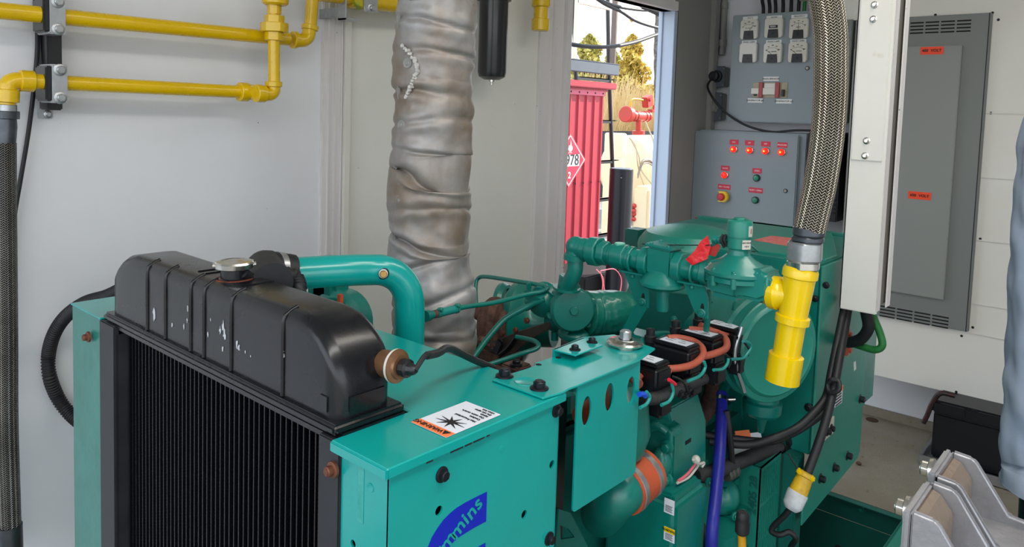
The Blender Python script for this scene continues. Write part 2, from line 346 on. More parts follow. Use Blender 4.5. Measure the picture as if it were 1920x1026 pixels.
# right wall with a wide open door, roof, floor, ground
g = G(); g.bb((2.2, 1.2, 0), (2.3, YE, CEIL)); g.bb((2.2, -1.6, 2.35), (2.3, 1.2, CEIL)); struct(g.obj('wall_right', 'wall'))
g = G(); g.bb((XW-.06, -1.6, CEIL), (2.3, YE+.12, CEIL+.1)); struct(g.obj('ceiling', 'ceiling'))
g = G(); g.bb((XW-.06, -1.6, -.08), (2.3, YE+.12, 0)); struct(g.obj('floor', 'floor'))
g = G(); g.bb((-60, -60, -.35), (60, 60, -.3)); struct(g.obj('ground', 'gravel'))
g = G(); g.bb((XW, YE-.02, 0), (.6, YE, .045)); struct(g.obj('baseboard_back', 'floor'))
for y in (.2, 2.0):  # out-of-view fittings added to go with the ceiling fill lights
    lx, hl = (.15, 1.15) if y < 1 else (-.25, .8)
    t = thing('added_light_fitting', 'unseen long white light fitting added on the ceiling over the generators, '+('near the open end' if y < 1 else 'near the electrical panels'), 'light', (lx, y, CEIL))
    G().bb((lx-.19, y-hl, CEIL-.06), (lx+.19, y+hl, CEIL), .01).obj('housing', 'whiteboard', t)
# white sheet-metal cladding in front of the end wall
bzt = at(1700, 33, y=YP).z; xbr = at(1862, 30, y=YP).x; xbl = at(1590, 300, y=YP).x; bzb = at(1820, 622, y=YP).z; zwb = .295
g = G()
g.bb((-1.42, YP, zwb), (.8, YP+.02, bzb)); g.bb((-1.42, YP, bzt), (.8, YP+.02, CEIL)); g.bb((xbr, YP, bzb), (.8, YP+.02, bzt))
cl = struct(g.obj('trim_6', 'whiteboard'))
g = G()
for py in (212, 333, 452, 573): 
    z = at(1850, py, y=YP).z; g.bb((xbr, YP-.006, z-.003), (.8, YP, z+.003), .002)
z = at(1850, 630, y=YP).z; g.bb((xbr, YP-.006, z-.003), (.8, YP, z+.003), .002)
struct(g.obj('trim_7', 'whiteboard'))
t = thing('panel_screws', 'dark screws fixing the white sheet cladding around the tall breaker panel', 'screw', (xbr, YP, .3))
for px, py in ((1872, 37), (1858, 212), (1838, 448), (1824, 614), (1803, 630), (1793, 735), (1754, 28), (1861, 24)):
    p = at(px, py, y=YP); G().lathe(p, (0, -1, 0), [(-.001, .006), (.002, .006), (.004, .003)], 10).obj('screw', 'boltblack', t)
# ------------------------------------------------------------------ breaker panel
t = thing('breaker_panel', 'tall grey breaker panel with vents and two orange voltage labels', 'electrical panel', ((xbl+xbr)/2, YP, bzb))
F = FY(YP-.02)
G().bb((xbl, YP-.02, bzb), (xbr, YP+.12, bzt), .004).obj('enclosure', 'breaker', t)
g = G(); x1 = at(1835, 300, y=YP-.022).x; g.bb((x1-.0015, YP-.0215, bzb), (x1+.0015, YP-.018, bzt)); g.obj('seam', 'dark', t)
dl, dr = at(1690, 300, y=YP-.03).x-.25, at(1805, 85, y=YP-.03).x
dt, db = at(1805, 85, y=YP-.03).z, at(1765, 562, y=YP-.03).z
d = G().bb((dl, YP-.035, db), (dr, YP-.015, dt), .003).obj('door', 'breakerdoor', t)
FD = FY(YP-.035)
a = at(1747, 95, y=YP-.037); placard('voltage_label', FD, (a.x, a.z), .098, .036, 'orangelabel', d, None); G().text('480  VOLT', FD, (a.x, a.z), .013, off=.004, bold=.0004).obj('lettering', 'ink', d)
a = at(1724, 367, y=YP-.037); placard('voltage_label', FD, (a.x, a.z), .098, .036, 'orangelabel', d, None); G().text('600  VOLT', FD, (a.x, a.z), .013, off=.004, bold=.0004).obj('lettering', 'ink', d)
for (pa, pb, z0, z1) in (((1705, 50), (1822, 52), 46, 64), ((1648, 582), (1780, 608), 575, 600)):
    a, b = at(*pa, y=YP-.022), at(*pb, y=YP-.022); n = 4; w = (b.x-a.x)/n; g = G(); zc = (a.z+b.z)/2
    for i in range(-3, n):
        for k in range(4): g.bb((a.x+w*i+.004, YP-.0225, zc-.026+k*.016), (a.x+w*(i+1)-.004, YP-.0190, zc-.0195+k*.016), .001)
    g.obj('vent', 'dark', t)
# another grey cabinet left of it
t = thing('switch_cabinet', 'grey electrical cabinet half hidden behind the braided hose and white post', 'electrical panel', (-1.3, YP, 1.2))
xa, xb = at(1560, 100, y=YP-.03).x, xbl-.01
G().bb((xa, YP-.03, 1.55), (xb, YP+.2, at(1590, 38, y=YP).z), .004).obj('enclosure', 'breaker', t)
g = G()
for k in range(3): g.bb((xa+.02, YP-.034, 1.7+k*.1), (xb-.02, YP-.03, 1.705+k*.1))
g.obj('seam', 'dark', t)
t = thing('transfer_switch', 'black ribbed electrical box behind the braided hose, below the grey cabinet', 'electrical box', (-1.3, YP, 1))
z0, z1 = at(1575, 418, y=YP-.06).z, at(1585, 250, y=YP-.06).z
G().bb((at(1512, 300, y=YP-.06).x, YP-.06, z0), (xbl-.02, YP+.2, z1), .006).obj('housing', 'plastic', t)
g = G()
for k in range(9): g.bb((at(1562, 300, y=YP-.06).x, YP-.066, z0+.04+k*.022), (xbl-.03, YP-.058, z0+.05+k*.022), .001)
g.obj('fin', 'boltblack', t)
# ------------------------------------------------------------------ meter cabinet
y1 = 4.05; F = FY(y1)
ml, mr, mb, mt_ = -1.905, -1.40, 1.538, 2.135
t = thing('meter_cabinet', 'upper grey wall cabinet with six analog meters and a breaker window', 'electrical cabinet', (-1.65, y1, mb))
G().bb((ml+.004, y1+.015, mb+.004), (mr-.004, YE, mt_-.004), .003).obj('enclosure', 'grey', t)
door = G().bb((ml, y1, mb), (mr, y1+.018, mt_), .004).obj('door', 'grey', t)
names = [('VOLTS', 1404, 55, 'dial'), ('HOURS', 1450, 52, 'hours'), ('FREQUENCY', 1497, 53, 'mid'), ('PHASE 1 AMPS', 1402, 99, 'blank'), ('PHASE 2 AMPS', 1448, 99, 'amp'), ('PHASE 3 AMPS', 1495, 98, 'amp')]
hx = []
for nm, px, py, kind in names:
    c = at(px, py, y=y1-.02); x, z = c.x, c.z
    q = thing('panel_meter', '', 'meter', (x, y1, z), 'analog meters on the upper grey cabinet')
    q['label'] = {'VOLTS': 'top left white panel meter with a voltage dial', 'HOURS': 'white hour meter with a small black counter window, top centre', 'FREQUENCY': 'top right white frequency meter, needle upright', 'PHASE 1 AMPS': 'bottom left white ammeter with a faded blank dial', 'PHASE 2 AMPS': 'bottom centre white ammeter, below the hour meter', 'PHASE 3 AMPS': 'bottom right white ammeter, below the frequency meter'}[nm]
    w, h = .050, .053
    o = G().plate(F, rect(x-w, z-h, x+w, z+h, .014), .02, .02, .003, 2).obj('case', 'offwhite', q)
    G().plate(F, [(x-.030, z-.053), (x+.030, z-.053), (x+.026, z-.008), (x-.026, z-.008)], .004, .0245, .001).obj('front_cover', 'plastic', q)
    G().lathe(F.p(x, z-.03, .0245), F.n, [(0, .006), (.0015, .006)], 14).obj('adjusting_screw', 'boltblack', q)
    FF = FY(y1-.02)
    if kind in ('amp', 'mid', 'dial'):
        g = G(); arc = [(x+.036*math.cos(math.radians(a)), z+.002+.026*math.sin(math.radians(a))) for a in range(15, 166, 10)]
        g.tube([FF.p(a, b, .001) for a, b in arc], .0005, 4, 0)
        for i, lab in enumerate(('0', '50', '100', '150', '200') if kind == 'amp' else ('55', '58', '60', '62', '65') if kind == 'mid' else ('0', '150', '300', '450', '600')):
            w_ = math.radians(165-i*37); g.text(lab, FF, (x+.036*math.cos(w_), z+.006+.034*math.sin(w_)), .0065, off=.0015)
        g.text('A.C. AMPERES' if kind == 'amp' else ('HERTZ' if kind == 'mid' else 'A.C. VOLTS'), FF, (x, z+.006), .0055, off=.0015); g.obj('dial_scale', 'ink', q)
        ang = {'amp': 140, 'mid': 90, 'dial': 52}[kind]; w_ = math.radians(ang)
        G().tube([FF.p(x, z-.012, .002), FF.p(x+.042*math.cos(w_), z-.012+.042*math.sin(w_), .002)], .0008, 5, 0).obj('needle', 'ink', q)
    if kind == 'hours':
        G().plate(FF, rect(x-.024, z-.002, x+.024, z+.014), .002, .0015).obj('counter_window', 'plastic', q)
        G().text('00000', FF, (x-.002, z+.006), .009, off=.002).text('HOURS', FF, (x, z+.023), .006, off=.0015).obj('lettering', 'white', q)
for nm, px, py in (('VOLTS', 1407, 34), ('HOURS', 1452, 32.5), ('FREQUENCY', 1499, 30.5), ('PHASE 1 AMPS', 1405, 79), ('PHASE 2 AMPS', 1451, 78), ('PHASE 3 AMPS', 1497, 77),
                   ('MAIN BREAKER', 1446, 148), ('GENERATOR #1', 1416, 188.5), ('GENERATOR #2', 1470, 190)):
    c = at(px, py, y=y1); placard('name_plate', F, (c.x, c.z), .086, .018 if py < 140 else .024, 'white', door, [nm], fs=.42)
c = at(1444, 169, y=y1); x, z = c.x, c.z
wdw = G().plate(F, rect(x-.097, z-.042, x+.097, z+.042, .004), .006, .004, .001).obj('breaker_window', mat('beige_breaker_face', '#a39a80', .4, var=.4, vscale=30), door)
mst = mat('dull_red_strap', '#a04248', .45)
for dx in (-.048, .045): G().plate(F, rect(x+dx-.011, z-.042, x+dx+.011, z+.042), .012, .018, .002).obj('interlock_strap', mst, wdw)
g = G(); g.plate(F, rect(x-.03, z-.0, x+.032, z+.038), .01, .014, .002); g.plate(F, rect(x-.036, z-.026, x+.034, z+.012), .01, .017, .002); g.plate(F, rect(x-.105, z-.022, x-.06, z+.01), .004, .008, .001); g.obj('slide_plate', 'offwhite', wdw)
G().bb((x+.07, y1-.02, z-.035), (x+.084, y1, z+.003), .002).obj('breaker_toggle', 'plastic', wdw); G().bb((x-.09, y1-.012, z-.033), (x-.073, y1, z-.022), .002).obj('breaker_toggle', 'plastic', wdw)
def lock(px, py, yy, par):
    c = at(px, py, y=yy); FF = FY(yy); o = G().lathe(c, (0, -1, 0), [(0, .0115), (.004, .011)], 20).obj('lock', 'plastic', par)
    G().lathe(c+V((0, -.004, 0)), (0, -1, 0), [(0, .007), (.001, .007)], 16).obj('lock_face', 'chrome', o)
    G().bb(c+V((-.005, -.0065, -.0012)), c+V((.005, -.0045, .0012))).obj('key_slot', 'ink', o)
lock(1514, 128, y1, door)
# cables dropping into the meter cabinet
for i, px in enumerate((1431, 1443, 1454, 1468, 1483, 1497, 1508)):
    p = at(px, 22, y=4.12); q = at(px+(-3+i), -12, y=4.14)
    o = G().tube([V((p.x, 4.12, mt_-.01)), V((p.x, 4.12, mt_+.04)), V((q.x, 4.14, mt_+.16)), V((q.x-.01, 4.15, CEIL))], .0095, 10).obj('power_cable', 'greenwire' if i == 6 else 'rubber')
    tag(o, 'green cable entering the top of the meter cabinet' if i == 6 else 'thick black cable entering the meter cabinet top beside the green one, %s of six' % ('first', 'second', 'third', 'fourth', 'fifth', 'sixth')[i], 'cable', 'cables above the meter cabinet')
# ------------------------------------------------------------------ control cabinet
y2 = 4.0; F = FY(y2); cl_, cr_, cb, ct = -2.082, -1.475, .80, 1.476
t = thing('control_cabinet', 'lower grey control cabinet with red pilot lights and an emergency stop', 'electrical cabinet', (-1.78, y2, cb))
G().bb((cl_+.02, y2+.02, cb), (cr_+.035, YE, ct+.008), .004).obj('enclosure', 'grey', t)
door = G().bb((cl_, y2, cb), (cr_, y2+.02, ct), .006).obj('door', 'grey', t)
for nm, px, py, w in (('ESD', 1376.5, 266.5, .052), ('LPI', 1405.5, 268, .052), ('ESP', 1436, 270, .052), ('PRESSURE', 1467, 272, .054), ('CLOSE', 1360, 315.5, .052), ('OPEN', 1419.5, 320.5, .052), ('ESD / CLOSE', 1358, 350.5, .076), ('RESET / OPEN', 1417, 357, .080)):
    c = at(px, py, y=y2); placard('red_name_plate', F, (c.x, c.z), w, .028, 'redlabel', door, [nm], ink='redink', fs=.3)
c = at(1318, 415, y=y2); placard('caution_plate', F, (c.x, c.z), .10, .034, 'redlabel', door, ['CAUTION', 'READ MANUAL'], ink='redink', fs=.6)
for px, py, k in ((1375, 280, 'red'), (1405, 282, 'red'), (1434.5, 283.5, 'red'), (1465, 285.5, 'red'), (1358, 328.5, 'red'), (1417.5, 334, 'green'), (1415, 375.5, 'green')):
    c = at(px, py, y=y2-.012); c = V((c.x, y2, c.z))
    nm = {1375: 'topmost left', 1405: 'second in the top row', 1434.5: 'third in the top row', 1465: 'under the PRESSURE label', 1358: 'under the CLOSE label', 1417.5: 'under the OPEN label', 1415: 'under the RESET label'}[px]
    q = G().lathe(c, (0, -1, 0), [(0, .0195), (.008, .0195), (.010, .017)], 24).obj('lamp_bezel', 'chrome' if k == 'red' else 'plastic', door)
    if k == 'red':
        G().lathe(c+V((0, -.01, 0)), (0, -1, 0), [(0, .0168), (.008, .0166), (.013, .012), (.0145, .004)], 24).obj('lens', 'redlamp', q)
        if py < 300: G().ball(c+V((-.002, -.0235, 0)), .0055, (1, .4, 1), 12).obj('lit_bulb', 'redlamp2', q)
    else: G().lathe(c+V((0, -.01, 0)), (0, -1, 0), [(0, .015), (.005, .0145), (.006, .010)], 24).obj('button', 'greenlamp', q)
c = at(1355, 369, y=y2-.02); c = V((c.x, y2, c.z))
es = G().plate(F, [(c.x+a, c.z+b) for a, b in ((-.03, -.03), (.018, -.03), (.032, -.012), (.032, .012), (.018, .03), (-.03, .03), (-.018, .02), (-.018, -.02))], .03, .032, .004, 2).obj('stop_guard', 'yellow2', door)
G().lathe(c+V((-.002, -.02, 0)), (0, -1, 0), [(0, .014), (.015, .014), (.016, .021), (.025, .021), (.03, .017), (.031, .005)], 24).obj('stop_button', 'redbtn', es)
lock(1473, 358, y2, door)
# ------------------------------------------------------------------ conduit, outlet box, cord
t = thing('conduit', 'grey plastic conduit running down the corner beside the meter cabinet', 'conduit', (-2.0, YE, 1.5))
x = at(1355, 60, y=YE-.04).x
G().cyl((x, YE-.035, 1.93), (x, YE-.035, CEIL), .019, n=18).obj('pipe', 'greywall', t)
for z in (1.98, 2.2): G().cyl((x, YE-.035, z), (x, YE-.035, z+.04), .023, n=18, ch=.002).obj('coupling', 'greywall', t)
def gbox(lbl, px, py, w, h, yy=YE-.07):
    c = at(px, py, y=yy); t = thing('outlet_box', lbl, 'electrical box', (c.x, YE, c.z))
    G().bb((c.x-w/2, yy, c.z-h/2), (c.x+w/2, YE, c.z+h/2), .005).obj('box', 'greywall', t)
    G().bb((c.x-w/2-.004, yy-.004, c.z-h/2-.004), (c.x+w/2+.004, yy, c.z+h/2+.004), .002).obj('cover', 'steelgrey', t)
    for a, b in ((-1, -1), (1, 1), (-1, 1), (1, -1)): G().lathe((c.x+a*w*.42, yy-.004, c.z+b*h*.42), (0, -1, 0), [(0, .004), (.002, .003)], 8).obj('screw', 'zinc', t)
    return t, c
t, c = gbox('square grey socket box with a round black plug in it', 1347, 144, .08, .115)
G().lathe(V((c.x-.008, YE-.075, c.z+.002)), (0, -1, 0), [(0, .036), (.02, .036), (.022, .03), (.05, .028), (.055, .02)], 26).obj('plug', 'rubber', t)
t, c2 = gbox('dirty grey switch box below the socket box, above the control cabinet', 1342, 200, .075, .16)
G().lathe(V((c2.x-.01, YE-.07, c2.z-.01)), (-.3, -1, .2), [(0, .034), (.03, .032), (.032, .02)], 8).obj('cover_flap', 'greywall', t)
pts = [at(1329, 145, y=4.12), at(1327, 160, y=4.08), at(1333, 178, y=4.03), at(1352, 203, y=4.02), at(1380, 225, y=4.03), at(1412, 240, y=4.03), at(1450, 247.5, y=4.03), at(1490, 244.5, y=4.03), at(1530, 245, y=4.03)]
tag(G().tube([V((c.x-.008, 4.13, c.z)), ]+pts[1:], .0065, 10).obj('extension_cord', 'rubber'), 'black cord drooping from the socket across between the two grey cabinets', 'cord')
pts = [at(1349, -10, y=4.2), at(1349.5, 60, y=4.2), at(1350, 85, y=4.2), at(1345, 105, y=4.2), at(1343, 122, y=4.2)]
tag(G().tube(pts, .0055, 8).obj('thin_cord', 'rubber'), 'thin black cord tied to the grey corner conduit', 'cord')
# ------------------------------------------------------------------ battery
bl = at(1748, 835, y=3.80).x; z0 = .035
t = thing('battery', 'black vehicle battery in a tray under the white cladding', 'battery', (-.55, 3.95, 0))
G().bb((-.725, 3.83, .03), (-.30, 4.02, .24), .008).obj('case', 'plastic', t)
G().bb((-.735, 3.82, .235), (-.29, 4.03, .30), .012).bb((-.70, 3.812, .25), (-.60, 3.825, .295), .003).bb((-.55, 3.812, .25), (-.45, 3.825, .295), .003).obj('lid', 'plastic', t)
G().bb((-.76, 3.78, .004), (-.28, 4.05, .012)).bb((-.76, 3.775, .004), (-.28, 3.79, .045), .002).bb((-.765, 3.78, .004), (-.75, 4.05, .045), .002).obj('tray', 'zinc', t)
pts = [at(1790, 742, y=3.85), at(1763, 738, y=3.83), at(1748, 757, y=3.83), at(1738, 780, y=3.83), at(1731, 793, y=3.83)]
tag(G().tube(pts, .011, 10).obj('battery_cable', mat('red_black_cable', '#101012', .5, var=.5, vscale=30, col2='#5a1014')), 'short dark red cable hanging off the battery lid', 'cable')
# ================================================================== WALL PIPES, LEFT
def dep(p): return (V(p)-CAM).dot(FW)
def rad(wpx, p): return wpx/2*dep(p)/FPX
XP = -1.99; XR = -1.925
def collar(g, p, d, r, h, bead=.002): d = V(d).normalized(); return g.lathe(V(p)-d*h/2, d, [(0, r-.001), (.002, r+bead), (h-.002, r+bead), (h, r-.001)], 28)
def elbow(a, c, b, r, rc=1.28, hl=.016):
    a, c, b = V(a), V(c), V(b); g = G(); n = 8
    pts = [a.lerp(c, .0)]+[(a.lerp(c, .35+.65*t)).lerp(c.lerp(b, .65*t), t) for t in [i/n for i in range(n+1)]]+[b]
    g.tube(pts, r*1.12, 22, 2); collar(g, a, c-a, r*rc, hl); collar(g, b, b-c, r*rc, hl); return g
# upper pipe
a0, a1, a2 = at(-60, 14, x=XP), at(540, 73.5, x=XP), at(576, 77, x=XP)
ru = rad(28.5, at(250, 45, x=XP))
t = thing('gas_pipe', 'upper yellow gas pipe running along the white wall', 'pipe', a1)
G().tube([a0, at(250, 45, x=XP), a1], ru, 22, 0).obj('pipe_run', 'yellow', t)
b0 = at(582, 48, x=XP); top = at(589, -40, x=XP)
elbow(at(552, 75, x=XP), at(577, 77.5, x=XP), at(581, 52, x=XP), ru*.95).obj('elbow', 'yellow', t)
G().tube([b0, top], ru*.97, 20, 0).obj('riser', 'yellow', t)
# lower pipe with its elbow up
rl = rad(27, at(200, 163, x=XP))
t = thing('gas_pipe', 'lower yellow gas pipe on the wall, joined to a vertical riser with a union', 'pipe', at(450, 172, x=XP))
G().tube([at(60, 152.5, x=XP), at(455, 172.5, x=XP)], rl, 22, 0).obj('pipe_run', 'yellow', t)
q0, q1 = at(448, 172.5, x=XP), at(490, 174, x=XR)
g = G().tube([q0, at(470, 173, x=XP), at(492, 175, x=XR)], rl*1.25, 22); collar(g, at(456, 172.5, x=XP), (0, 1, 0), rl*1.4, .028); collar(g, at(484, 175, x=XR), (0, 1, .0), rl*1.3, .018); g.obj('coupling', 'yellow', t)
elbow(at(492, 176, x=XR), at(513, 178, x=XR), at(513, 158, x=XR), rl*.96).obj('elbow', 'yellow', t)
pv = at(514, 165, x=XR); pt = at(513, -30, x=XR)
G().tube([pv, pt], rl*.92, 20, 0).obj('riser', 'yellow', t)
def hx(px, py0, py1, w, m='yellow'):
    a, b = at(px, py0, x=XR), at(px, py1, x=XR); return G().hexa(a, (b-a).normalized(), rad(w, a)*1.8, (b-a).length, ang=.4)
hx(514, 76, 60, 34).obj('reducer', 'yellow', t)
hx(514.5, 60, 43, 50).obj('union_nut', 'yellow', t)
hx(514.5, 43, 29, 36).obj('union_end', 'yellow', t)
hx(514, 27, 6, 26).obj('nipple', 'yellow', t)
p = at(516, 6, x=XR); G().lathe(p+V((0, 0, -.006)), (0, 0, 1), [(0, .030), (.005, .036), (.02, .037), (.06, .037)], 30).obj('valve_flange', 'yellow', t)
# clamps on a dark strut
t = thing('pipe_strut', 'short black wall strut carrying the two zinc pipe clamps', 'bracket', at(85, 215, x=XW))
g = G(); ya, yb = at(73, 150, x=XW).y, at(101, 150, x=XW).y; zt = CEIL-.3; zb = at(86, 206, x=XW+.02).z
g.bb((XW, ya, zb), (XW+.06, yb, zt), .003); g.obj('channel', 'black', t)
g = G(); zf = at(80, 222, x=XW).z; g.bb((XW, ya-.004, zf), (XW+.006, yb-.004, zb+.002), .002); g.obj('foot', 'zinc', t)
bolt(t, (XW+.008, (ya+yb)/2, (zf+zb)/2), (1, 0, 0), .006, 'zinc')
def clamp(lbl, cx, py0, py1, pw, r, loc):
    t = thing('pipe_clamp', lbl, 'clamp', loc)
    xo = XP+r+.008
    A, B = at(cx-pw/2, py0, x=xo), at(cx+pw/2, py1, x=xo); y0, y1, z0, z1 = A.y, B.y, B.z, A.z
    g = G(); g.bb((xo-.003, y0, z0), (xo+.002, y1, z1), .002)
    g.bb((XW+.06, y0-.003, z1-.006), (xo, y1, z1), .002); g.bb((XW+.06, y0-.003, z0), (xo, y1, z0+.006), .002); g.obj('plate', 'zinc', t)
    G().bb((XW+.058, y0-.012, z0+.004), (xo-.003, y1-.004, z1-.004), .004).obj('rubber_block', 'black', t)
    for f in (.14, .86): bolt(t, (xo+.002, (y0+y1)/2, z0+(z1-z0)*f), (1, 0, 0), .0085, 'zinc', True)
    return t
clamp('upper zinc pipe clamp with two bolts at the left end of the top gas pipe', 108, -8, 66, 31, ru, at(108, 30, x=XP))
clamp('lower zinc pipe clamp with two bolts holding the lower gas pipe', 112, 120, 194, 30, rl, at(112, 157, x=XP))
# left hose drop
t = thing('gas_hose', 'braided steel hose hanging from a yellow elbow at the left edge', 'hose', at(12, 210, x=XP))
elbow(at(50, 152, x=XP), at(14, 150, x=XP), at(13, 180, x=XP), rl*.98, 1.3, .03).obj('elbow', 'yellow', t)
g = G().tube([at(13, 178, x=XP), at(13, 197, x=XP)], rl*1.0, 20, 0); g.obj('nipple', 'yellow', t)
a, b = at(12, 196, x=XP), at(12, 209, x=XP); G().hexa(a, (b-a).normalized(), rl*2.1, (b-a).length).obj('hose_nut', 'zinc', t)
a, b, c = at(11.5, 208, x=XP), at(11, 238, x=XP), at(10, 272, x=XP); G().hexa(a, (b-a).normalized(), rl*2.7, (b-a).length*.5).lathe(b, (c-b), [(-.02, rl*1.15), (0, rl*1.25), ((c-b).length, rl*1.15)], 24).obj('hose_collar', 'dkmetal', t)
pts = [at(10, 268, x=XP), at(11, 420, x=XP), at(13, 620, x=XP), at(14, 800, x=XP), at(20, 992, x=XP)]
G().tube(pts, rad(36, pts[1]), 32).obj('braided_hose', 'braid2', t)
G().tube([at(19, 985, x=XP), at(21, 1060, x=XP)], rad(40, pts[-1]), 24, 0).obj('lower_ferrule', 'dkmetal', t)
pts = [at(62, -30, x=XW+.02), at(68, 20, x=XW+.012), at(70, 90, x=XW+.012), at(63, 170, x=XW+.012), at(53, 250, x=XW+.012), at(38, 340, x=XW+.012), at(28, 400, x=XW+.012), at(20, 480, x=XW+.012), at(10, 700, x=XW+.012), at(8, 1000, x=XW+.012)]
tag(G().tube(pts, rad(8, pts[2]), 10).obj('wall_cable', 'rubber'), 'black cable running down the white wall behind the braided hose', 'cable')
# bracket, pipe and other fittings above the frame's top edge
t = thing('pipe_clamp', 'zinc clamp with torn green tape around a yellow pipe beside the insulated exhaust', 'clamp', at(690, 20, x=XP))
rb = rad(38, at(700, 0, x=XP)); zc = at(700, -5, x=XP)
G().tube([at(600, -16, x=XP), at(720, 0, x=XP)], rb*.9, 22, 0).obj('pipe_run', 'yellow', t)
xo = XP+rb+.008; A, B = at(683, -30, x=xo), at(708, 25, x=xo)
G().bb((xo-.004, A.y, B.z), (xo+.002, B.y, A.z), .002).obj('plate', 'zinc', t)
bolt(t, (xo+.002, (A.y+B.y)/2, at(698, 16, x=xo).z), (1, 0, 0), .009, 'zinc')
A, B = at(641, -10, x=XP+.01), at(640, 37, x=XP+.01); C = at(668, 37, x=XP+.01)
G().bb((XP-.01, A.y, B.z), (XP+.03, A.y+.005, A.z+.2), .001).bb((XP-.01, A.y, B.z), (XP+.03, C.y, B.z+.006), .001).bb((XW, A.y, B.z+.01), (XP-.01, A.y+.02, B.z+.04), .001).obj('angle_bracket', 'zinc', t)
g = G(); rnd = random.Random(3); ctr = zc+V((0, -.06, -.0)); lp = []
for k in range(26):
    w = k*2*math.pi/26; rr = rb*(1.25+.25*rnd.random()); lp.append((ctr.y+math.cos(w)*rr*1.1, ctr.z+math.sin(w)*rr))
g.plate(FX(XP+rb*1.12), lp, .05, 0, .003); g.obj('tape_wrap', mat('green_tape', '#8fae20', .5, var=.7, vscale=30, col2='#d0a010'), t)
G().tube([at(655, -3, x=XP), at(755, 8, x=XP), at(800, 11, x=XP)], rb*.92, 22, 0).obj('pipe_run', 'yellow', t)
XF = -1.97
p0 = at(922, 152, x=XF); rf = rad(54, at(922, 80, x=XF))
t = thing('filter_bowl', 'glossy black filter bowl hanging on the wall right of the insulated exhaust', 'filter', p0)
zt = at(925, 2, x=XF).z
G().lathe((p0.x, p0.y, p0.z+.004), (0, 0, 1), [(0, .012), (.001, rf*.55), (.012, rf*.92), (.03, rf), (zt-p0.z, rf)], 32).obj('bowl', 'black', t)
G().lathe((p0.x, p0.y, zt), (0, 0, 1), [(0, rf*1.0), (.002, rf*1.2), (.02, rf*1.2), (.03, rf*1.5), (.12, rf*1.5)], 32).obj('head', 'black', t)
G().hexa((p0.x, p0.y, p0.z-.004), (0, 0, 1), .018, .012).lathe((p0.x, p0.y, p0.z-.016), (0, 0, 1), [(0, .002), (.002, .006), (.006, .006), (.007, .003), (.014, .003)], 14).obj('drain_cock', 'chrome', t)
G().bb((XW, p0.y-.03, zt+.03), (p0.x, p0.y+.03, zt+.15)).obj('wall_mount', 'black', t)
p = at(1013, 58, x=XP); pt = at(1016, -20, x=XP); r = rad(30, p)
t = thing('capped_pipe', 'short yellow capped pipe stub hanging at the top near the doorway', 'pipe', p)
G().cyl(p+V((0, 0, .02)), (p.x, p.y, p.z+.5), r*.9, n=24).obj('pipe_run', 'yellow', t)
z1 = at(1013, 35, x=XP).z; G().cyl(p, (p.x, p.y, z1), r*1.1, n=28, ch=.003).obj('cap', 'yellow', t)
z2, z3 = at(1013, 13, x=XP).z, at(1013, -5, x=XP).z; G().cyl((p.x, p.y, z2), (p.x, p.y, z3), r*1.15, n=28, ch=.003).obj('coupling', 'yellow', t)
# ================================================================== OUTSIDE THE DOORWAY
XS = -3.4
yr_, zt = at(1127, 300, x=XS).y, at(1120, 180, x=XS).z
t = thing('red_cabinet', 'red corrugated steel cabinet with a diamond placard outside the doorway', 'cabinet', (XS-.4, yr_-.6, -.3))
g = G(); n = 13; wv = []; y = yr_-1.25
while y < yr_:
    wv += [(y, 0), (y+.055, 0), (y+.065, .012), (y+.08, .012), (y+.09, 0)]; y += .105
bm = bmesh.new(); lo = [bm.verts.new((XS+b, a, -.3)) for a, b in wv]; hi = [bm.verts.new((XS+b, a, zt)) for a, b in wv]
for i in range(len(wv)-1): bm.faces.new((lo[i], lo[i+1], hi[i+1], hi[i]))
g.add(bm); yend = wv[-1][0]
g.bb((XS-1.0, yr_-1.25, -.3), (XS-.002, yend, zt)); g.obj('corrugated_body', 'redshed', t, sharp=20)
G().bb((XS-.01, yr_-1.27, zt), (XS+.018, yend+.004, zt+.04), .002).obj('top_rail', mat('pink_faded_red_rail', '#cf6078', .5), t)
z2 = at(1140, 168, x=XS+.02).z; G().bb((XS-1.05, yr_-1.3, zt+.035), (XS+.02, yend+.03, z2), .003).bb((XS-1.1, yr_-1.35, z2), (XS+.07, yend+.085, z2+.05), .006).obj('roof_lid', 'redshed', t)
g = G()
for i in range(12): g.lathe((XS+.018, yend-.03-i*.105, zt+.02), (1, 0, 0), [(0, .008), (.004, .005)], 8)
zr = at(1100, 342, x=XS).z
for i in range(12): g.lathe((XS+.012, yend-.03-i*.105, zr), (1, 0, 0), [(0, .007), (.004, .004)], 8)
g.obj('rivets', 'boltblack', t)
F = FX(XS+.016); c = at(1067.5, 301, x=XS+.016); hd = at(1097, 298, x=XS+.016).y-c.y; cy, cz = c.y, c.z
dm = lambda k: [(cy-hd*k, cz), (cy, cz-hd*k), (cy+hd*k, cz), (cy, cz+hd*k)]
pl = G().plate(F, dm(1), .003, .003).obj('hazard_placard', mat('pale_placard_border', '#e87078', .45), t)
G().plate(F, dm(.93), .001, .0035).obj('inner_line', 'redink', pl); G().plate(F, dm(.90), .001, .004).obj('placard_field', 'redlabel', pl)
hw = hd*.6; G().plate(F, rect(cy-hw, cz-hd*.22, cy+hw, cz+hd*.22), .001, .005).obj('number_panel', 'white', pl)
G().text('1978', F, (cy, cz), hd*.43, off=.0075, sx=.95).obj('lettering', 'ink', pl)
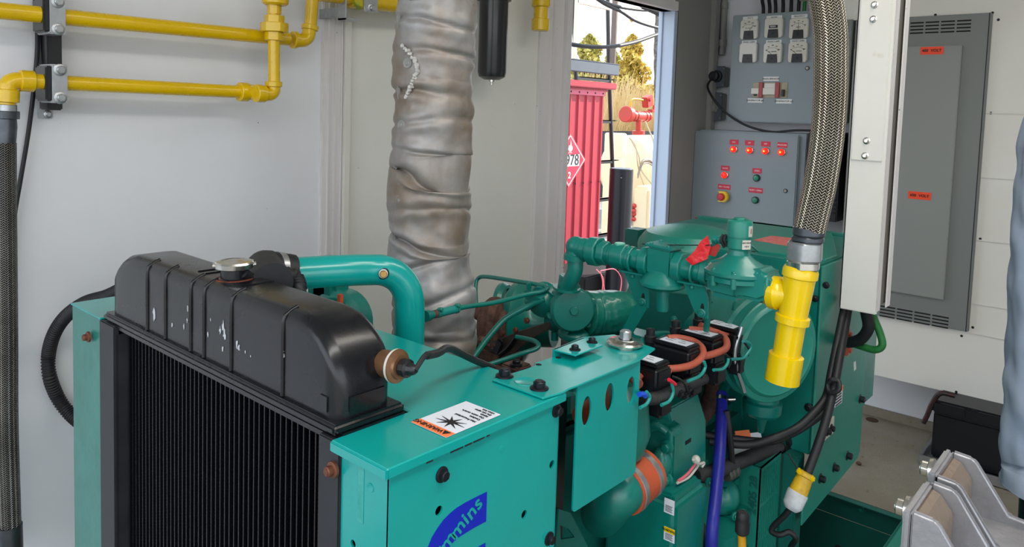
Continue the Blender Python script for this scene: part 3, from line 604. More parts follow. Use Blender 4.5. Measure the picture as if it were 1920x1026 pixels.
G().text('2', F, (cy, cz-hd*.56), hd*.24, off=.006, bold=.002).plate(F, [(cy+a*hd, cz+b*hd) for a, b in ((-.12, .28), (.12, .28), (.12, .30), (-.12, .30))], .001, .006).plate(F, [(cy+a*hd, cz+b*hd) for a, b in ((-.05, .33), (.05, .33), (.14, .42), (.12, .55), (.07, .48), (.06, .62), (.0, .78), (-.01, .6), (-.06, .52), (-.09, .58), (-.14, .42))], .001, .006).obj('flame_symbol', 'white', pl)
# black pipe post
p = at(1165, 330, x=-2.9); r = rad(44, p); z1 = at(1165, 316, x=-2.9).z
t = thing('pipe_post', 'black capped steel pipe post standing outside between the red cabinet and the tank', 'post', (p.x, p.y, -.3))
G().lathe((p.x, p.y, -.3), (0, 0, 1), [(0, r), (z1+.3-.004, r), (z1+.3, r-.004)], 36).obj('pipe', 'pipeblack', t)
G().lathe((p.x, p.y, z1-.002), (0, 0, 1), [(0, r-.004), (.004, r*.9)], 30).obj('cap', 'steelgrey', t)
bolt(t, V((p.x, p.y, z1-.06))+(V((CAM.x-p.x, CAM.y-p.y, 0)).normalized()*r), (CAM.x-p.x, CAM.y-p.y, 0), .004, 'zinc', False)
g = G()
pts = [at(1118, 505, x=-2.85), at(1130, 520, x=-2.8), at(1134, 545, x=-2.8), at(1150, 560, x=-2.8), at(1140, 575, x=-2.95), at(1135, 590, x=-3.05)]; g.tube(pts, .0035, 6)
pts = [at(1128, 560, x=-2.78), at(1130, 530, x=-2.78), at(1126, 510, x=-2.78), at(1132, 507, x=-2.78), at(1152, 505, x=-2.78), at(1164, 520, x=-2.78), at(1164, 540, x=-2.78), at(1158, 560, x=-2.78)]; g.tube(pts, .0035, 6)
tag(g.obj('loose_wire', 'pink'), 'thin pink wires looping up in front of the black pipe post', 'wire')
q = at(1135, 512, x=-3.0); g = G().bb((-3.5, q.y-.25, -.3), (-3.0, q.y+.35, q.z), .01); tag(g.obj('dark_box', 'dark'), 'dark low box on the ground behind the black pipe post', 'box')
# ladder and grey frame
XL = -4.7
t = thing('ladder', 'black steel ladder with serrated rungs rising behind the red cabinet', 'ladder', at(1150, 400, x=XL))
top, mid, low = at(1139, -30, x=XL), at(1141, 110, x=XL), at(1150, 360, x=XL)
d = (low-mid).normalized(); low = mid+d*((mid.z+.3)/-d.z if d.z else 3)
for dy in (0, -.62): G().tube([top+V((0, dy, 0)), mid+V((0, dy, 0)), low+V((0, dy, 0))], .024, 8, 0).obj('rail', 'black', t)
for py in (138, 152, 229, 304, 374, 440):
    z = at(1140, py, x=XL).z; y = at(1141+max(0, (py-110))*.036, py, x=XL).y; g = G(); g.bb((XL-.015, y-.62, z-.014), (XL+.015, y, z+.014))
    for k in range(15): g.bb((XL-.015, y-.61+k*.04, z+.012), (XL+.015, y-.45+k*.04, z+.022))
    g.obj('rung', 'black', t)
t = thing('grey_frame', 'grey steel channel frame with thin brown uprights across the top of the doorway view', 'frame', at(1161, 130, x=-3.0))
A, B = at(1060, 112, x=-3.0), at(1161.5, 142, x=-3.0); C = at(1161, 122, x=-3.0)
G().bb((-3.04, A.y-.3, B.z), (-3.0, B.y, C.z), .004).bb((-3.06, A.y-.3, C.z), (-3.0, B.y, C.z+.006), .002).obj('channel', 'steelgrey', t)
yv = at(1158, 60, x=-3.0).y; G().bb((-3.05, yv-.011, C.z), (-3.01, yv+.011, 3.4), .002).obj('upright', mat('weathered_brown_steel', '#6d6058', .6), t)
yv = at(1086, 60, x=-3.0).y; G().bb((-3.04, yv-.012, C.z), (-3.02, yv+.012, 3.4), .002).bb((-3.04, yv, at(1100, 8, x=-3.0).z), (-3.02, at(1150, 18, x=-3.0).y, at(1100, 8, x=-3.0).z+.03), .002).obj('window_bar', mat('pale_wooden_bar', '#e8dcc4', .6), t)  # thin bar in one even pale cream
# cables across the doorway
for lbl, pts, w, m in (('thick grey cable sagging across the doorway, lowest of the cables', [(1050, 78), (1076, 84), (1112, 88), (1150, 87), (1190, 79), (1225, 67), (1260, 55)], 8, 'steelgrey'),
                       ('grey cable crossing the doorway from upper left to middle right', [(1105, -12), (1135, 8), (1165, 22), (1190, 38), (1225, 50), (1265, 58)], 6.5, 'steelgrey'),
                       ('bluish cable near the top of the doorway', [(1090, -14), (1120, -2), (1150, 10), (1180, 16), (1215, 19), (1260, 14)], 6.5, 'steelgrey'),
                       ('dark wrapped cable bundle at the upper right corner of the doorway', [(1195, 2), (1215, 14), (1232, 22), (1265, 40)], 14, 'rubber')):
    P_ = atl(pts, x=-2.45); tag(G().tube(P_, rad(w, P_[2]), 10).obj('outdoor_cable', mat('grey_cable_sheath', '#333236', .5) if m == 'steelgrey' else m), lbl, 'cable', 'cables across the doorway')
t = tag(G().tube(atl([(1191, 5), (1190, 18), (1187, 32)], x=-2.45), .0015, 5).plate(FX(-2.45), fx([(1182, 34), (1188, 33), (1189, 38), (1185, 42), (1182, 39)], -2.45), .004).obj('hanging_tag', mat('yellow_tag', '#d8a840', .5)), 'small yellow tag hanging on a string in the doorway', 'tag')
# fuel tank and pump
XT = -7.0
c = at(1205, 330, x=XT); zt = at(1205, 253, x=XT).z; r = .62; zc = zt-r
y0 = at(1165, 300, x=XT).y
t = thing('fuel_tank', 'cream steel fuel tank in the sun outside, with a red pump on it', 'tank', (XT, y0+.6, -.3))
G().lathe((XT, y0, zc), (0, 1, 0), [(0, .02), (.03, r*.5), (.1, r*.8), (.22, r*.96), (.34, r), (3.2, r), (3.4, r*.7)], 40).obj('shell', 'cream', t)
p = at(1163, 300, x=XT+.6); z1 = at(1163, 250, x=XT+.6).z
G().lathe((p.x-.1, p.y, -.3), (0, 0, 1), [(0, .17), (z1+.28, .17), (z1+.3, .15)], 26).obj('side_canister', 'cream', t)
g = G(); 
for y in (y0+.5, y0+2): g.bb((XT-.5, y, -.3), (XT+.5, y+.12, zc-.4))
g.obj('saddle', 'steelgrey', t)
G().bb((XT+.55, y0+.9, zc+.05), (XT+.66, y0+2.2, zc+.42), .01).obj('sign_plate', mat('faded_tank_sign', '#e8c07a', .5, var=.9, vscale=14, col2='#f5efe2'), t)
xp = XT+.3
t = thing('fuel_pump', 'red fuel transfer pump standing on top of the cream tank', 'pump', at(1196, 250, x=xp))
b = at(1196, 217, x=xp)
def pp(px, py, dx=0): q = at(px, py, x=xp+dx); return q
R_ = rad(19, b)
g = G().cyl(pp(1180, 217), pp(1216, 219), R_, n=20, ch=.01)
for px in (1184, 1190, 1206, 1212): q = pp(px, 217+(px-1180)*.05); g.cyl(q, q+V((0, .018, 0)), R_*1.12, n=20)
g.obj('motor', 'pumpred', t)
G().cyl(pp(1172, 214), pp(1180, 215), rad(30, b), n=24, ch=.012).obj('end_flange', 'pumpred', t)
G().cyl(pp(1197, 246), pp(1197, 226), rad(11, b), n=16).cyl(pp(1197, 252), pp(1197, 245), rad(24, b), n=16).obj('mount', 'pumpred', t)
q = pp(1214, 190); G().box(q, (.12, rad(22, b)*2, rad(20, b)*2), .012, Matrix.Rotation(.3, 3, 'X')).lathe(q+V((.06, -.03, .03)), (1, 0, 0), [(0, .035), (.03, .03)], 14).obj('meter_head', 'pumpred', t)
G().tube([pp(1182, 200), pp(1184, 188), pp(1192, 186), pp(1206, 188)], .018, 10).obj('handle', mat('brass_fitting', '#b8902c', .4, .5), t)
q = pp(1222, 208); G().box(q, (.1, .14, .05), .01).box(q+V((0, .06, .05)), (.03, .03, .1), .005).obj('nozzle_bracket', 'pumpred', t)
for i, pts in enumerate(([(1210, 228), (1215, 240), (1224, 262), (1227, 290), (1226, 330)], [(1180, 258), (1192, 275), (1196, 310), (1205, 340), (1216, 365), (1230, 400)], [(1185, 265), (1197, 290), (1203, 320), (1222, 345), (1240, 370)])):
    tag(G().tube(atl(pts, x=XT+.75), .012, 6).obj('pump_hose', mat('pale_hose', '#b8a890', .5)), ('pale hose curving down from the right of the red pump', 'pale hose falling down the tank front to the lower right', 'thin pale hose on the tank beside the long one')[i], 'hose', 'hoses on the fuel tank')
g = G(); rnd = random.Random(8)
for k in range(7):
    o = rnd.uniform(-4, 4); g.tube(atl([(1196, 330+o), (1204, 306+o), (1216, 302+o), (1230, 312+o), (1245, 325+o)], x=XT+.8+k*.01), .012, 6)
tag(g.obj('hose_coil', mat('grey_coil', '#8d7a68', .5, var=.8, vscale=9, col2='#3a2c24')), 'coil of dull hoses hanging against the right of the cream tank', 'hose')
g = G(); 
for k in range(14): g.ball(at(rnd.uniform(1186, 1196), rnd.uniform(385, 425), x=XT+.8), .05, (1, 1, .8), 8)
tag(g.obj('red_rag', 'pumpred'), 'crumpled bright red cloth low beside the black pipe post', 'cloth')
g = G().box(at(1215, 390, x=XT+.9), (.3, .5, .7), .05); tag(g.obj('jerry_can', mat('pale_can', '#d8c6a4', .5)), 'pale plastic container standing under the tank hoses', 'container')
# trees
def tree(lbl, px, pyt, X, wpx, mleaf, n, seed, shape='cone', z0=-.3):
    rnd = random.Random(seed); top = at(px, pyt, x=X); H_ = top.z-z0; rw = rad(wpx, top)
    t = thing('tree', lbl, 'tree', (X, top.y, z0), 'trees beyond the fuel tank')
    G().tube([(X, top.y, z0), (X, top.y+.05, z0+H_*.5), (X, top.y, z0+H_*.97)], lambda s: .14*(1-s)+.02, 8).obj('trunk', 'bark', t)
    bm = bmesh.new()
    for i in range(n):
        h = rnd.random()**.8; wd = (1-h)**.6*rw*1.5 if shape == 'cone' else math.sin(min(1, (1-h)*1.2+.1)*math.pi*.6)*rw*1.3
        a = rnd.uniform(0, 6.283); lobe = .65+.35*math.sin(h*28+a*2); q = math.sqrt(rnd.random())*wd*lobe
        c = V((X+q*math.cos(a), top.y+q*math.sin(a), z0+.4+(H_-.4)*h)); s = rnd.uniform(.04, .13)
        u = V((rnd.uniform(-1, 1), rnd.uniform(-1, 1), rnd.uniform(-1, 1))).normalized(); w = u.cross(V((rnd.random(), rnd.random(), rnd.random()))).normalized()
        bm.faces.new([bm.verts.new(c+u*s), bm.verts.new(c+w*s*.7), bm.verts.new(c-u*s), bm.verts.new(c-w*s*.7)])
    g = G(); g.add(bm); g.obj('foliage', mleaf, t)
tree('yellow-green pointed tree behind the ladder, reaching above the grey frame', 1106, 66, -17, 120, 'leafg', 9000, 1)
tree('thin yellow tree rising between the ladder rail and the frame upright', 1150, 92, -21, 80, 'leafg', 5000, 4)
tree('tall golden tree in the middle of the doorway above the red pump', 1186, 66, -16, 110, 'leafy', 10000, 2)
tree('low yellow tree between the golden tree and the mottled trunk', 1222, 160, -19, 110, 'leafy', 6000, 3, 'round')
tree('golden bushy tree lowest behind the grey channel frame', 1128, 140, -24, 150, 'leafy', 6000, 5, 'round')
t = thing('tree', 'dark mottled bare tree trunk at the right side of the doorway', 'tree', at(1236, 300, x=-9))
G().tube([at(1236, 420, x=-9), at(1235, 240, x=-9), at(1233, 170, x=-9), at(1231, 100, x=-9), at(1232, 40, x=-9), at(1233, -30, x=-9)], lambda s: .085*(1-s)+.03, 10, wob=lambda w, v, s: .02*noise.noise(V((w*2, v*6, 0)))).obj('trunk', 'bark', t)
g = G(); rnd = random.Random(11)
for k in range(1700):
    px = rnd.uniform(1072, 1242); X = rnd.uniform(-14, -10); b = at(px, 262, x=X); h = rnd.uniform(.3, 1.7)**1.0
    p0 = V((X, b.y, b.z-1.0)); p1 = p0+V((rnd.uniform(-.6, .6), rnd.uniform(-.6, .6), h+1.0)); g.tube([p0, p0.lerp(p1, .5)+V((0, rnd.uniform(-.06, .06), 0)), p1], .008, 3, 2)
tag(g.obj('twiggy_undergrowth', 'twig'), 'pale bare twiggy undergrowth behind the fuel tank', 'undergrowth', kind='stuff')
G_ = at(1160, 246, x=-9.5); tag(G().bb((-9.6, G_.y-3, -.3), (-9.5, G_.y+4, G_.z), .02).obj('dark_rail', 'boltblack'), 'dark low wall behind the cream fuel tank', 'wall')
# ================================================================== GENERATOR SET: RADIATOR END
ZT, XH, YF = 1.137, -.654, .552       # shroud top, right side face, front face
t = thing('radiator', 'black radiator with ribbed top tank and vertical fins, at the near end of the generator', 'radiator', (-1.12, .6, .25))
x0, x1, ya, yb, zb, H_, R_ = -1.478, -.768, .560, .655, 1.148, .124, .095
bm = bmesh.new(); rings = []
st = [0, .002, .006, .012, .020, .030, .045, .065, .095]; xs = [x0+e for e in st]+[x0+R_+(x1-x0-2*R_)*k/6 for k in range(1, 6)]+[x1-e for e in st[::-1]]
for x in xs:
    e = min(x-x0, x1-x); h = H_ if e >= R_ else H_-R_+math.sqrt(max(0, R_*R_-(R_-e)**2)); ins = .024-math.sqrt(max(0, .024**2-(.024-min(e, .024))**2))
    r = min(.020, h*.5); lp = [(ya+ins, zb), (ya+ins, zb+h-r)]
    lp += [(ya+ins+r-r*math.cos(w), zb+h-r+r*math.sin(w)) for w in [math.radians(k*15) for k in range(1, 7)]]
    lp += [(yb-ins-r+r*math.sin(w), zb+h-r+r*math.cos(w)) for w in [math.radians(k*15) for k in range(0, 6)]]+[(yb-ins, zb+h-r), (yb-ins, zb)]
    rings.append([bm.verts.new((x, a, b)) for a, b in lp])
for i in range(len(rings)-1):
    for k in range(len(rings[0])-1): bm.faces.new((rings[i][k], rings[i][k+1], rings[i+1][k+1], rings[i+1][k]))
bm.faces.new(rings[0][::-1]); bm.faces.new(rings[-1]); bmesh.ops.recalc_face_normals(bm, faces=bm.faces)
g = G(); g.add(bm)
for px in (277, 311, 358, 383, 434, 531):
    x = at(px, 640, y=ya).x; g.tube([(x, ya, zb+.004), (x, ya, zb+H_-.022), (x, ya+.008, zb+H_-.006), (x, ya+.022, zb+H_+.0005)], .0034, 8, 5)
for px, w in ((300, .035), (345, .06), (455, .05), (480, .05), (560, .05)):
    x = at(px, 520, z=zb+H_).x; g.bb((x-.0015, ya+.025, zb+H_-.002), (x+.0015, yb-.014, zb+H_+.0018), .001)
tank = g.obj('top_tank', 'tank', t, sharp=50)
g = G(); g.bb((x1-.055, ya-.002, zb-.01), (x1+.002, yb+.002, zb+.052), .021, 5).obj('end_wrap', 'tank', tank)
g = G(); g.bb((x0-.010, ya-.010, zb-.012), (x1+.010, yb+.012, zb+.003), .005, 3); g.bb((x0-.006, ya-.006, zb-.022), (x1+.004, yb+.005, zb-.010), .003); g.obj('tank_flange', 'tank', t)
# bare-metal paint chips on the tank front
g = G(); rnd = random.Random(5)
for px, py, s in ((289, 590, 9), (352, 578, 5), (351, 600, 4), (323, 610, 4), (345, 612, 5), (413, 620, 6), (419, 612, 8), (421, 628, 9), (444, 645, 7), (448, 652, 6), (418, 655, 5), (390, 628, 4), (531, 655, 6), (532, 668, 4), (395, 600, 2.5), (460, 660, 2.5), (470, 668, 2)):
    c = at(px, py, y=ya-.0006); r = rad(s*1.5, c); lp = []
    for k in range(11): w = k*2*math.pi/11; rr = r*(.45+.9*rnd.random()); lp.append((c.x+rr*.7*math.cos(w), c.z+rr*1.5*math.sin(w)))
    g.plate(FY(ya), lp, .0006, .0010)
g.obj('paint_chips', mat('bare_chipped_metal', '#b9bdc2', .45, .0), tank)
# core
cx0, cx1, cy_f = -1.437, -.772, .572
g = G().bb((cx0, cy_f+.012, .25), (cx1, cy_f+.05, zb-.02)).obj('core', 'dark', t)
gf = G(); gt = G(); n = 47; w = (cx1-cx0)/n
for k in range(n+1):
    x = cx0+w*k; gt.bb((x-.0012, cy_f-.001, .25), (x+.0012, cy_f+.014, zb-.02))
gt.obj('core_tubes', 'core', g)
bm = bmesh.new(); nz = 150
for k in range(n):
    a, b = cx0+w*k+.001, cx0+w*(k+1)-.001; row = []
    for j in range(nz*2+1):
        z = .25+(zb-.27)*j/(nz*2); q = a if j % 2 else b
        row.append((bm.verts.new((q, cy_f+.002, z)), bm.verts.new((q, cy_f+.012, z))))
    for j in range(nz*2): bm.faces.new((row[j][0], row[j+1][0], row[j+1][1], row[j][1]))
q = G(); q.add(bm); q.obj('core_fins', 'core', g, sharp=10)
for s_, a, b in (('left', -1.500, -1.432), ('right', -.790, -.745)):
    G().bb((a, YF-.004, .2), (b, YF+.006, zb-.014 if s_ == 'left' else at(640, 830, y=YF).z), .002).bb((b-.004 if s_ == 'left' else a, YF, .2), (b if s_ == 'left' else a+.004, YF+.05, zb-.03)).obj('side_channel', mat('worn_black_steel', '#24262a', .45, .3, var=.6, vscale=9, col2='#3a3c40'), t)
bolt(t, at(165, 632, y=YF-.006), (0, -1, 0), .0062, 'rustbolt', True, .008, 'rusty hex bolt'); bolt(t, at(624, 881, y=YF-.006), (0, -1, 0), .0062, 'rustbolt', True, .009, 'rusty hex bolt')
G().bb((-.772, YF+.006, zb-.05), (-.752, .665, zb-.008), .003).obj('tank_bracket', 'tank', t)
# filler neck and cap
c = V((-1.105, .605, 0)); zt = zb+H_
nk = G().lathe((c.x, c.y, zt-.004), (0, 0, 1), [(0, .026), (.004, .024), (.006, .021), (.022, .021)], 28).obj('filler_neck', 'tank', t)
G().lathe((c.x, c.y, zt-.001), (0, 0, 1), [(0, .030), (.0015, .029)], 24).obj('rust_ring', mat('orange_rust_stain', '#7a3418', .7, var=.8, vscale=60, col2='#2b1a14'), nk)
g = G(); g.lathe((c.x, c.y, zt+.017), (0, 0, 1), [(0, .0275), (.001, .029), (.008, .030), (.011, .028), (.012, .021), (.0105, .018), (.013, .010), (.0128, .004)], 40)
for k in range(2): w = 1.1+k*math.pi; g.box((c.x+.028*math.cos(w), c.y+.028*math.sin(w), zt+.023), (.009, .020, .011), .004, Matrix.Rotation(w, 3, 'Z'))
g.obj('pressure_cap', 'chrome', t)
# overflow hose
pts = [V((c.x+.018, c.y+.004, zt+.012)), at(480, 527, y=.64), at(505, 524, y=.665), at(523, 521, y=.68)]
o = tag(G().tube(pts, .0088, 14).obj('overflow_hose', 'rubber'), 'thin black overflow hose leaving the radiator filler neck', 'hose')
pts = [at(514, 524, y=.675), at(530, 517, y=.69), at(545, 516, y=.70), at(556, 524, y=.71), at(560, 545, y=.70), at(552, 565, y=.70)]
G().tube(pts, .0125, 16, rib=.0012, ribp=.006).obj('loom_sleeve', 'rubber', o)
pts = [at(262, 520, y=.70), at(232, 540, y=.69), at(200, 556, y=.68), at(160, 568, y=.66), at(125, 592, y=.65), at(102, 625, y=.64), at(91, 665, y=.64), at(93, 705, y=.64), at(108, 745, y=.66), at(130, 775, y=.68), at(165, 805, y=.7)]
tag(G().tube(pts, rad(23, pts[6]), 20, rib=.0011, ribp=.0075).obj('corrugated_hose', 'rubber'), 'black corrugated hose looping around the left side of the radiator', 'hose')
# sensor in the tank end
t = thing('coolant_sensor', 'brass coolant sensor with a black plug in the right end of the radiator tank', 'sensor', at(735, 685, x=x1))
c = at(728, 683, x=x1); d = V((1, .12, .05)).normalized(); u = rad(1, c)*2
G().lathe(c, d, [(-.01, .018), (.010, .019), (.012, .0225), (.018, .0225), (.020, .017), (.024, .016)], 30).obj('body', mat('tarnished_brass', '#8f6a4c', .4, .7, var=.6, vscale=50, col2='#6b4a36'), t)
G().lathe(c, d, [(.0125, .0227), (.0165, .0228)], 30, cap=False).obj('paper_band', 'offwhite', t)
q = c+d*.026; G().lathe(q, d, [(0, .012), (.010, .0125), (.012, .009), (.020, .007), (.024, .004)], 10).obj('plug', 'plastic', t)
q = q+d*.022; pts = [q, at(796, 668, y=.665), at(806, 664, y=.68)]; G().tube(pts, .0035, 8).obj('wire', 'rubber', t)
pts = [at(800, 667, y=.675), at(822, 662, y=.70), at(835, 654, y=.73), at(848, 655, y=.77), at(866, 664, y=.81), at(895, 678, y=.86), at(925, 690, y=.9)]
G().tube(pts, .0055, 10).obj('wire_sleeve', 'rubber', t)
# ------------------------------------------------------------------ turquoise shroud
t = thing('radiator_shroud', 'turquoise sheet-steel radiator housing with a warning sticker on top and blue logo on its side', 'housing', (-1.15, .72, .2))
g = G(); F = FZ(ZT)
g.plate(F, [(-1.648, YF-.004), (-1.497, YF-.004), (-1.497, .672), (-.757, .672), (-.757, YF-.008), (XH+.006, YF-.008), (XH+.006, .884), (-1.648, .884)], .004, 0, .0015)
g.bb((-.757, YF-.010, ZT-.014), (XH+.006, YF-.006, ZT-.001), .0015); g.bb((XH+.003, YF-.008, ZT-.013), (XH+.007, .884, ZT-.001), .0015)
top = g.obj('top_cover', 'teal', t)
F = FX(XH); pxy = lambda a, b: fx([(a, b)], XH)[0]
ov = lambda a, b, r: [oval(*pxy(a, b), r, r, 18)]
side = G().holes(F, [rect(YF, .2, .876, ZT-.010)]+ov(823, 958, .0062)+ov(1035, 871, .0062)+ov(983, 965, .0062), .003).bb((XH-.02, .873, .2), (XH, .876, ZT-.012)).obj('side_panel', 'teal', t)
front = G().holes(FY(YF), [rect(-.745, .2, XH-.0005, ZT-.012)]+[oval(*fy([(662, 1020)], YF)[0], .005, .005, 14)], .003).obj('front_panel', 'teal', t)
g = G().bb((-1.648, YF, .2), (-1.497, YF+.004, ZT-.004)).bb((-1.648, YF, .2), (-1.644, .88, ZT-.004)); g.obj('shaded_left_panel', 'green', t)  # darker green than the turquoise panels, standing in for shade on this side
for px, py, s in ((942, 841, .006),):
    a, b = pxy(px, py); G().lathe((XH-.001, a, b), (1, 0, 0), [(0, s), (.0016, s*.9), (.0018, s*.5)], 16).obj('dimple', 'teal', side)
a, b = fy([(695, 915)], YF)[0]; G().lathe((a, YF+.001, b), (0, -1, 0), [(0, .006), (.002, .0055), (.0015, .003)], 16).obj('rivet_nut', 'teal', front)
a, b = fy([(678, 905)], YF)[0]; G().plate(FY(YF), rect(a-.006, b-.05, a+.005, b+.032), .0004, .0006).obj('worn_strip', mat('pale_worn_strip', '#3fa39a', .5, var=.9, vscale=60, col2='#1d8f85'), front)
for px, py in ((828, 890), (1043, 770), (1029, 1010)): a, b = pxy(px, py); bolt(t, (XH, a, b), (1, 0, 0), .0062, 'boltblack', True, .008)
# edge wear: dark chips along the top cover's hem
g = G()
for a, b in (((845, 838), (868, 829)), ((872, 826), (885, 820)), ((888, 817), (908, 808)), ((913, 805), (918, 803)), ((800, 852), (812, 848))):
    p, q = at(*a, x=XH+.007), at(*b, x=XH+.007); g.bb((XH+.0068, p.y, ZT-.0135), (XH+.0076, q.y, ZT-.0115))
g.obj('hem_wear', 'ink', top)
# sticker
ZS = ZT+.0008
FS = FR((0, 0, ZS), (-1, 0, 0), (0, -1, 0)); fs = lambda pts: [(-q.x, -q.y) for q in atl(pts, z=ZS)]
q4 = atl([(788, 785.3), (874.6, 752.8), (939.4, 778.4), (852.3, 813.9)], z=ZS)
xa, xb = (q4[0].x+q4[1].x)/2, (q4[2].x+q4[3].x)/2; yn, yf_ = (q4[0].y+q4[3].y)/2, (q4[1].y+q4[2].y)/2
yo = at(802, 806, z=ZS).y
G().plate(FS, rect(-xb, -yf_, -xa, -yo, .001), .0004, .0004).obj('warning_sticker', 'lbl', top)
G().plate(FS, rect(-xb, -yn, -xa, -yo), .0003, .0007).obj('orange_band', 'orangewarn', top)
cx, cyy = -(xa+xb)/2, -(yn+yo)/2; hb = abs(yn-yo); hw = abs(xb-xa)/2
g = G().text('WARNING', FS, (cx+.008, cyy), hb*.5, off=.0013, bold=0); 
g.plate(FS, [(-xb+.004, cyy-hb*.3), (-xb+.016, cyy-hb*.3), (-xb+.010, cyy+hb*.32)], .0003, .0013)
lh = (yf_-yn)
for i, (s, k) in enumerate((('Hot Pressurized', .50), ('Coolant.', .60), ('Can cause severe', .69), ('injury.', .77), ('Do not open', .85), ('when hot.', .93))):
    g.text(s, FS, (-xb+.006, -(yn+lh*k)), .0042, off=.0012, align='LEFT')
bc = (cx-.004, -(yn+lh*.24)); lp = []
for k in range(18): w = k*math.pi/9; r = (.021 if k % 2 else .007)*(1 if k % 4 else .75); lp.append((bc[0]+r*1.2*math.cos(w), bc[1]+r*.8*math.sin(w)))
g.plate(FS, lp, .0003, .0010); g.obj('lettering', 'ink', top)
# logo
k8 = 400/1920; c8 = lambda l: [(760+a*k8, 840+b*k8) for a, b in l]
outer = [(733, 395), (640, 440), (540, 492), (460, 540), (400, 590), (340, 650), (290, 720), (240, 800), (205, 885), (185, 960), (178, 1040)]
inner = [(330, 1040), (340, 980), (360, 930), (400, 880), (440, 836), (490, 797), (540, 765), (600, 728), (660, 695), (725, 660)]
lg = G().plate(F, fx(c8(outer+inner), XH), .0004, .0006).plate(F, fx(c8([(718, 855), (690, 870), (650, 893), (610, 925), (580, 970), (565, 1040), (715, 1040)]), XH), .0004, .0006).obj('logo', 'logo', side)
g = G()
for ch, px, py, a in (('C', 262, 1045, 82), ('u', 300, 935, 64), ('m', 378, 838, 56), ('m', 468, 728, 54), ('i', 535, 640, 53), ('n', 588, 577, 52), ('s', 648, 497, 50)):
    pc = fx(c8([(px, py)]), XH)[0]; g.text(ch, F, pc, .0222, off=.0012, rot=math.radians(a-16), bold=.0005, sx=.98)
g.obj('lettering', 'teal', lg)
# fan shroud and fan behind the core
t = thing('fan_shroud', 'dark fan shroud between the radiator core and the engine', 'shroud', (-1.15, .75, .25))
G().bb((-1.60, .64, .2), (-.70, .872, 1.11), .01).obj('shroud_box', 'dark', t)
t = thing('fan_drive', 'black fan belt pulley and a black box added to darken the gap beside the slotted cover', 'pulley', (-1.0, 1.0, .7))
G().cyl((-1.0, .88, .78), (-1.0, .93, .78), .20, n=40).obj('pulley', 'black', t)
G().bb((-.85, .885, .3), (-.705, .975, 1.10), .01).obj('gap_shade_box', 'black', t)  # black box added so the gap beside the cover reads as deep shade
# ------------------------------------------------------------------ slotted belt cover
ZB = ZT+.004
t = thing('belt_cover', 'turquoise folded belt cover with three oval slots and a zinc disc on top', 'cover', (-.75, 1.03, ZT))
lp = fz([(922, 711), (1018, 746), (1050, 737), (1056, 735), (1068, 728), (1081, 723.5), (1197, 676), (1229, 653), (1152, 627), (1092, 632), (1036, 655), (1052, 664), (1003, 680), (1001, 686), (985, 692)], ZB)
G().plate(FZ(ZB), lp, .0035, .0, .001).obj('top_plate', 'teal', t)
g = G(); y0, y1 = .918, 1.0985; z0, z1 = at(1068, 964, x=XH).z, ZB-.001
g.holes(FX(XH+.002), [rect(y0, z0, y1, z1, .006)]+[oval(*fx([c_], XH+.002)[0], .0125, .0235, 22) for c_ in ((1100, 771), (1143, 745), (1183, 732))], .003); g.obj('slotted_side', 'teal', t)
FU = FZ(ZB+.012); lp = fz([(1036, 655), (1079, 666), (1131, 647), (1093, 633)], ZB+.012); G().plate(FU, lp, .003, 0, .001).plate(FU, [lp[0], (lp[0][0]+.004, lp[0][1]), (lp[3][0]+.004, lp[3][1]), lp[3]], .014, 0).obj('raised_plate', 'teal', t)
for px, py in ((1078, 656), (1110, 642)): bolt(t, at(px, py, z=ZB+.012), (0, 0, 1), .0058, 'boltblack', True, .007)
for px, py in ((946, 706), (1011, 729)): bolt(t, at(px, py, z=ZB), (0, 0, 1), .0085, 'boltblack', True, .010)
for px, py in ((1010, 684), (1047, 671)): G().lathe(at(px, py, z=ZB), (0, 0, 1), [(-.001, .0048), (.0006, .0048)], 14).obj('bolt_hole', 'dark', t)
c = at(987, 716, z=ZB); G().lathe(c, (0, 0, 1), [(0, .019), (.0010, .0185), (.0012, .0175), (.0007, .0165)], 36).obj('pressed_ring', 'teal', t)
c = at(1172, 648, z=ZB)
dsc = G().lathe(c, (0, 0, 1), [(0, .024), (.003, .024), (.0035, .033), (.006, .0335), (.009, .031), (.0105, .02), (.012, .018)], 40).obj('zinc_disc', 'chrome', t)
G().hexa(c+V((0, 0, .011)), (0, 0, 1), .019, .016, ang=.2).lathe(c+V((0, 0, .026)), (0, 0, 1), [(0, .009), (.002, .0075)], 20).lathe(c+V((0, 0, .010)), (0, 0, 1), [(0, .012), (.002, .012)], 20).obj('hex_bolt', 'zinc', dsc)
t2 = G().holes(FX(-.70), [fx([(1048, 955), (1070, 962), (1110, 1040), (1040, 1040)], -.70), fx([(1050, 985), (1066, 992), (1078, 1008), (1052, 1012)], -.70)], .004).obj('shroud_brace', 'dkgreen')
tag(t2, 'dark teal perforated brace under the slotted belt cover', 'bracket')
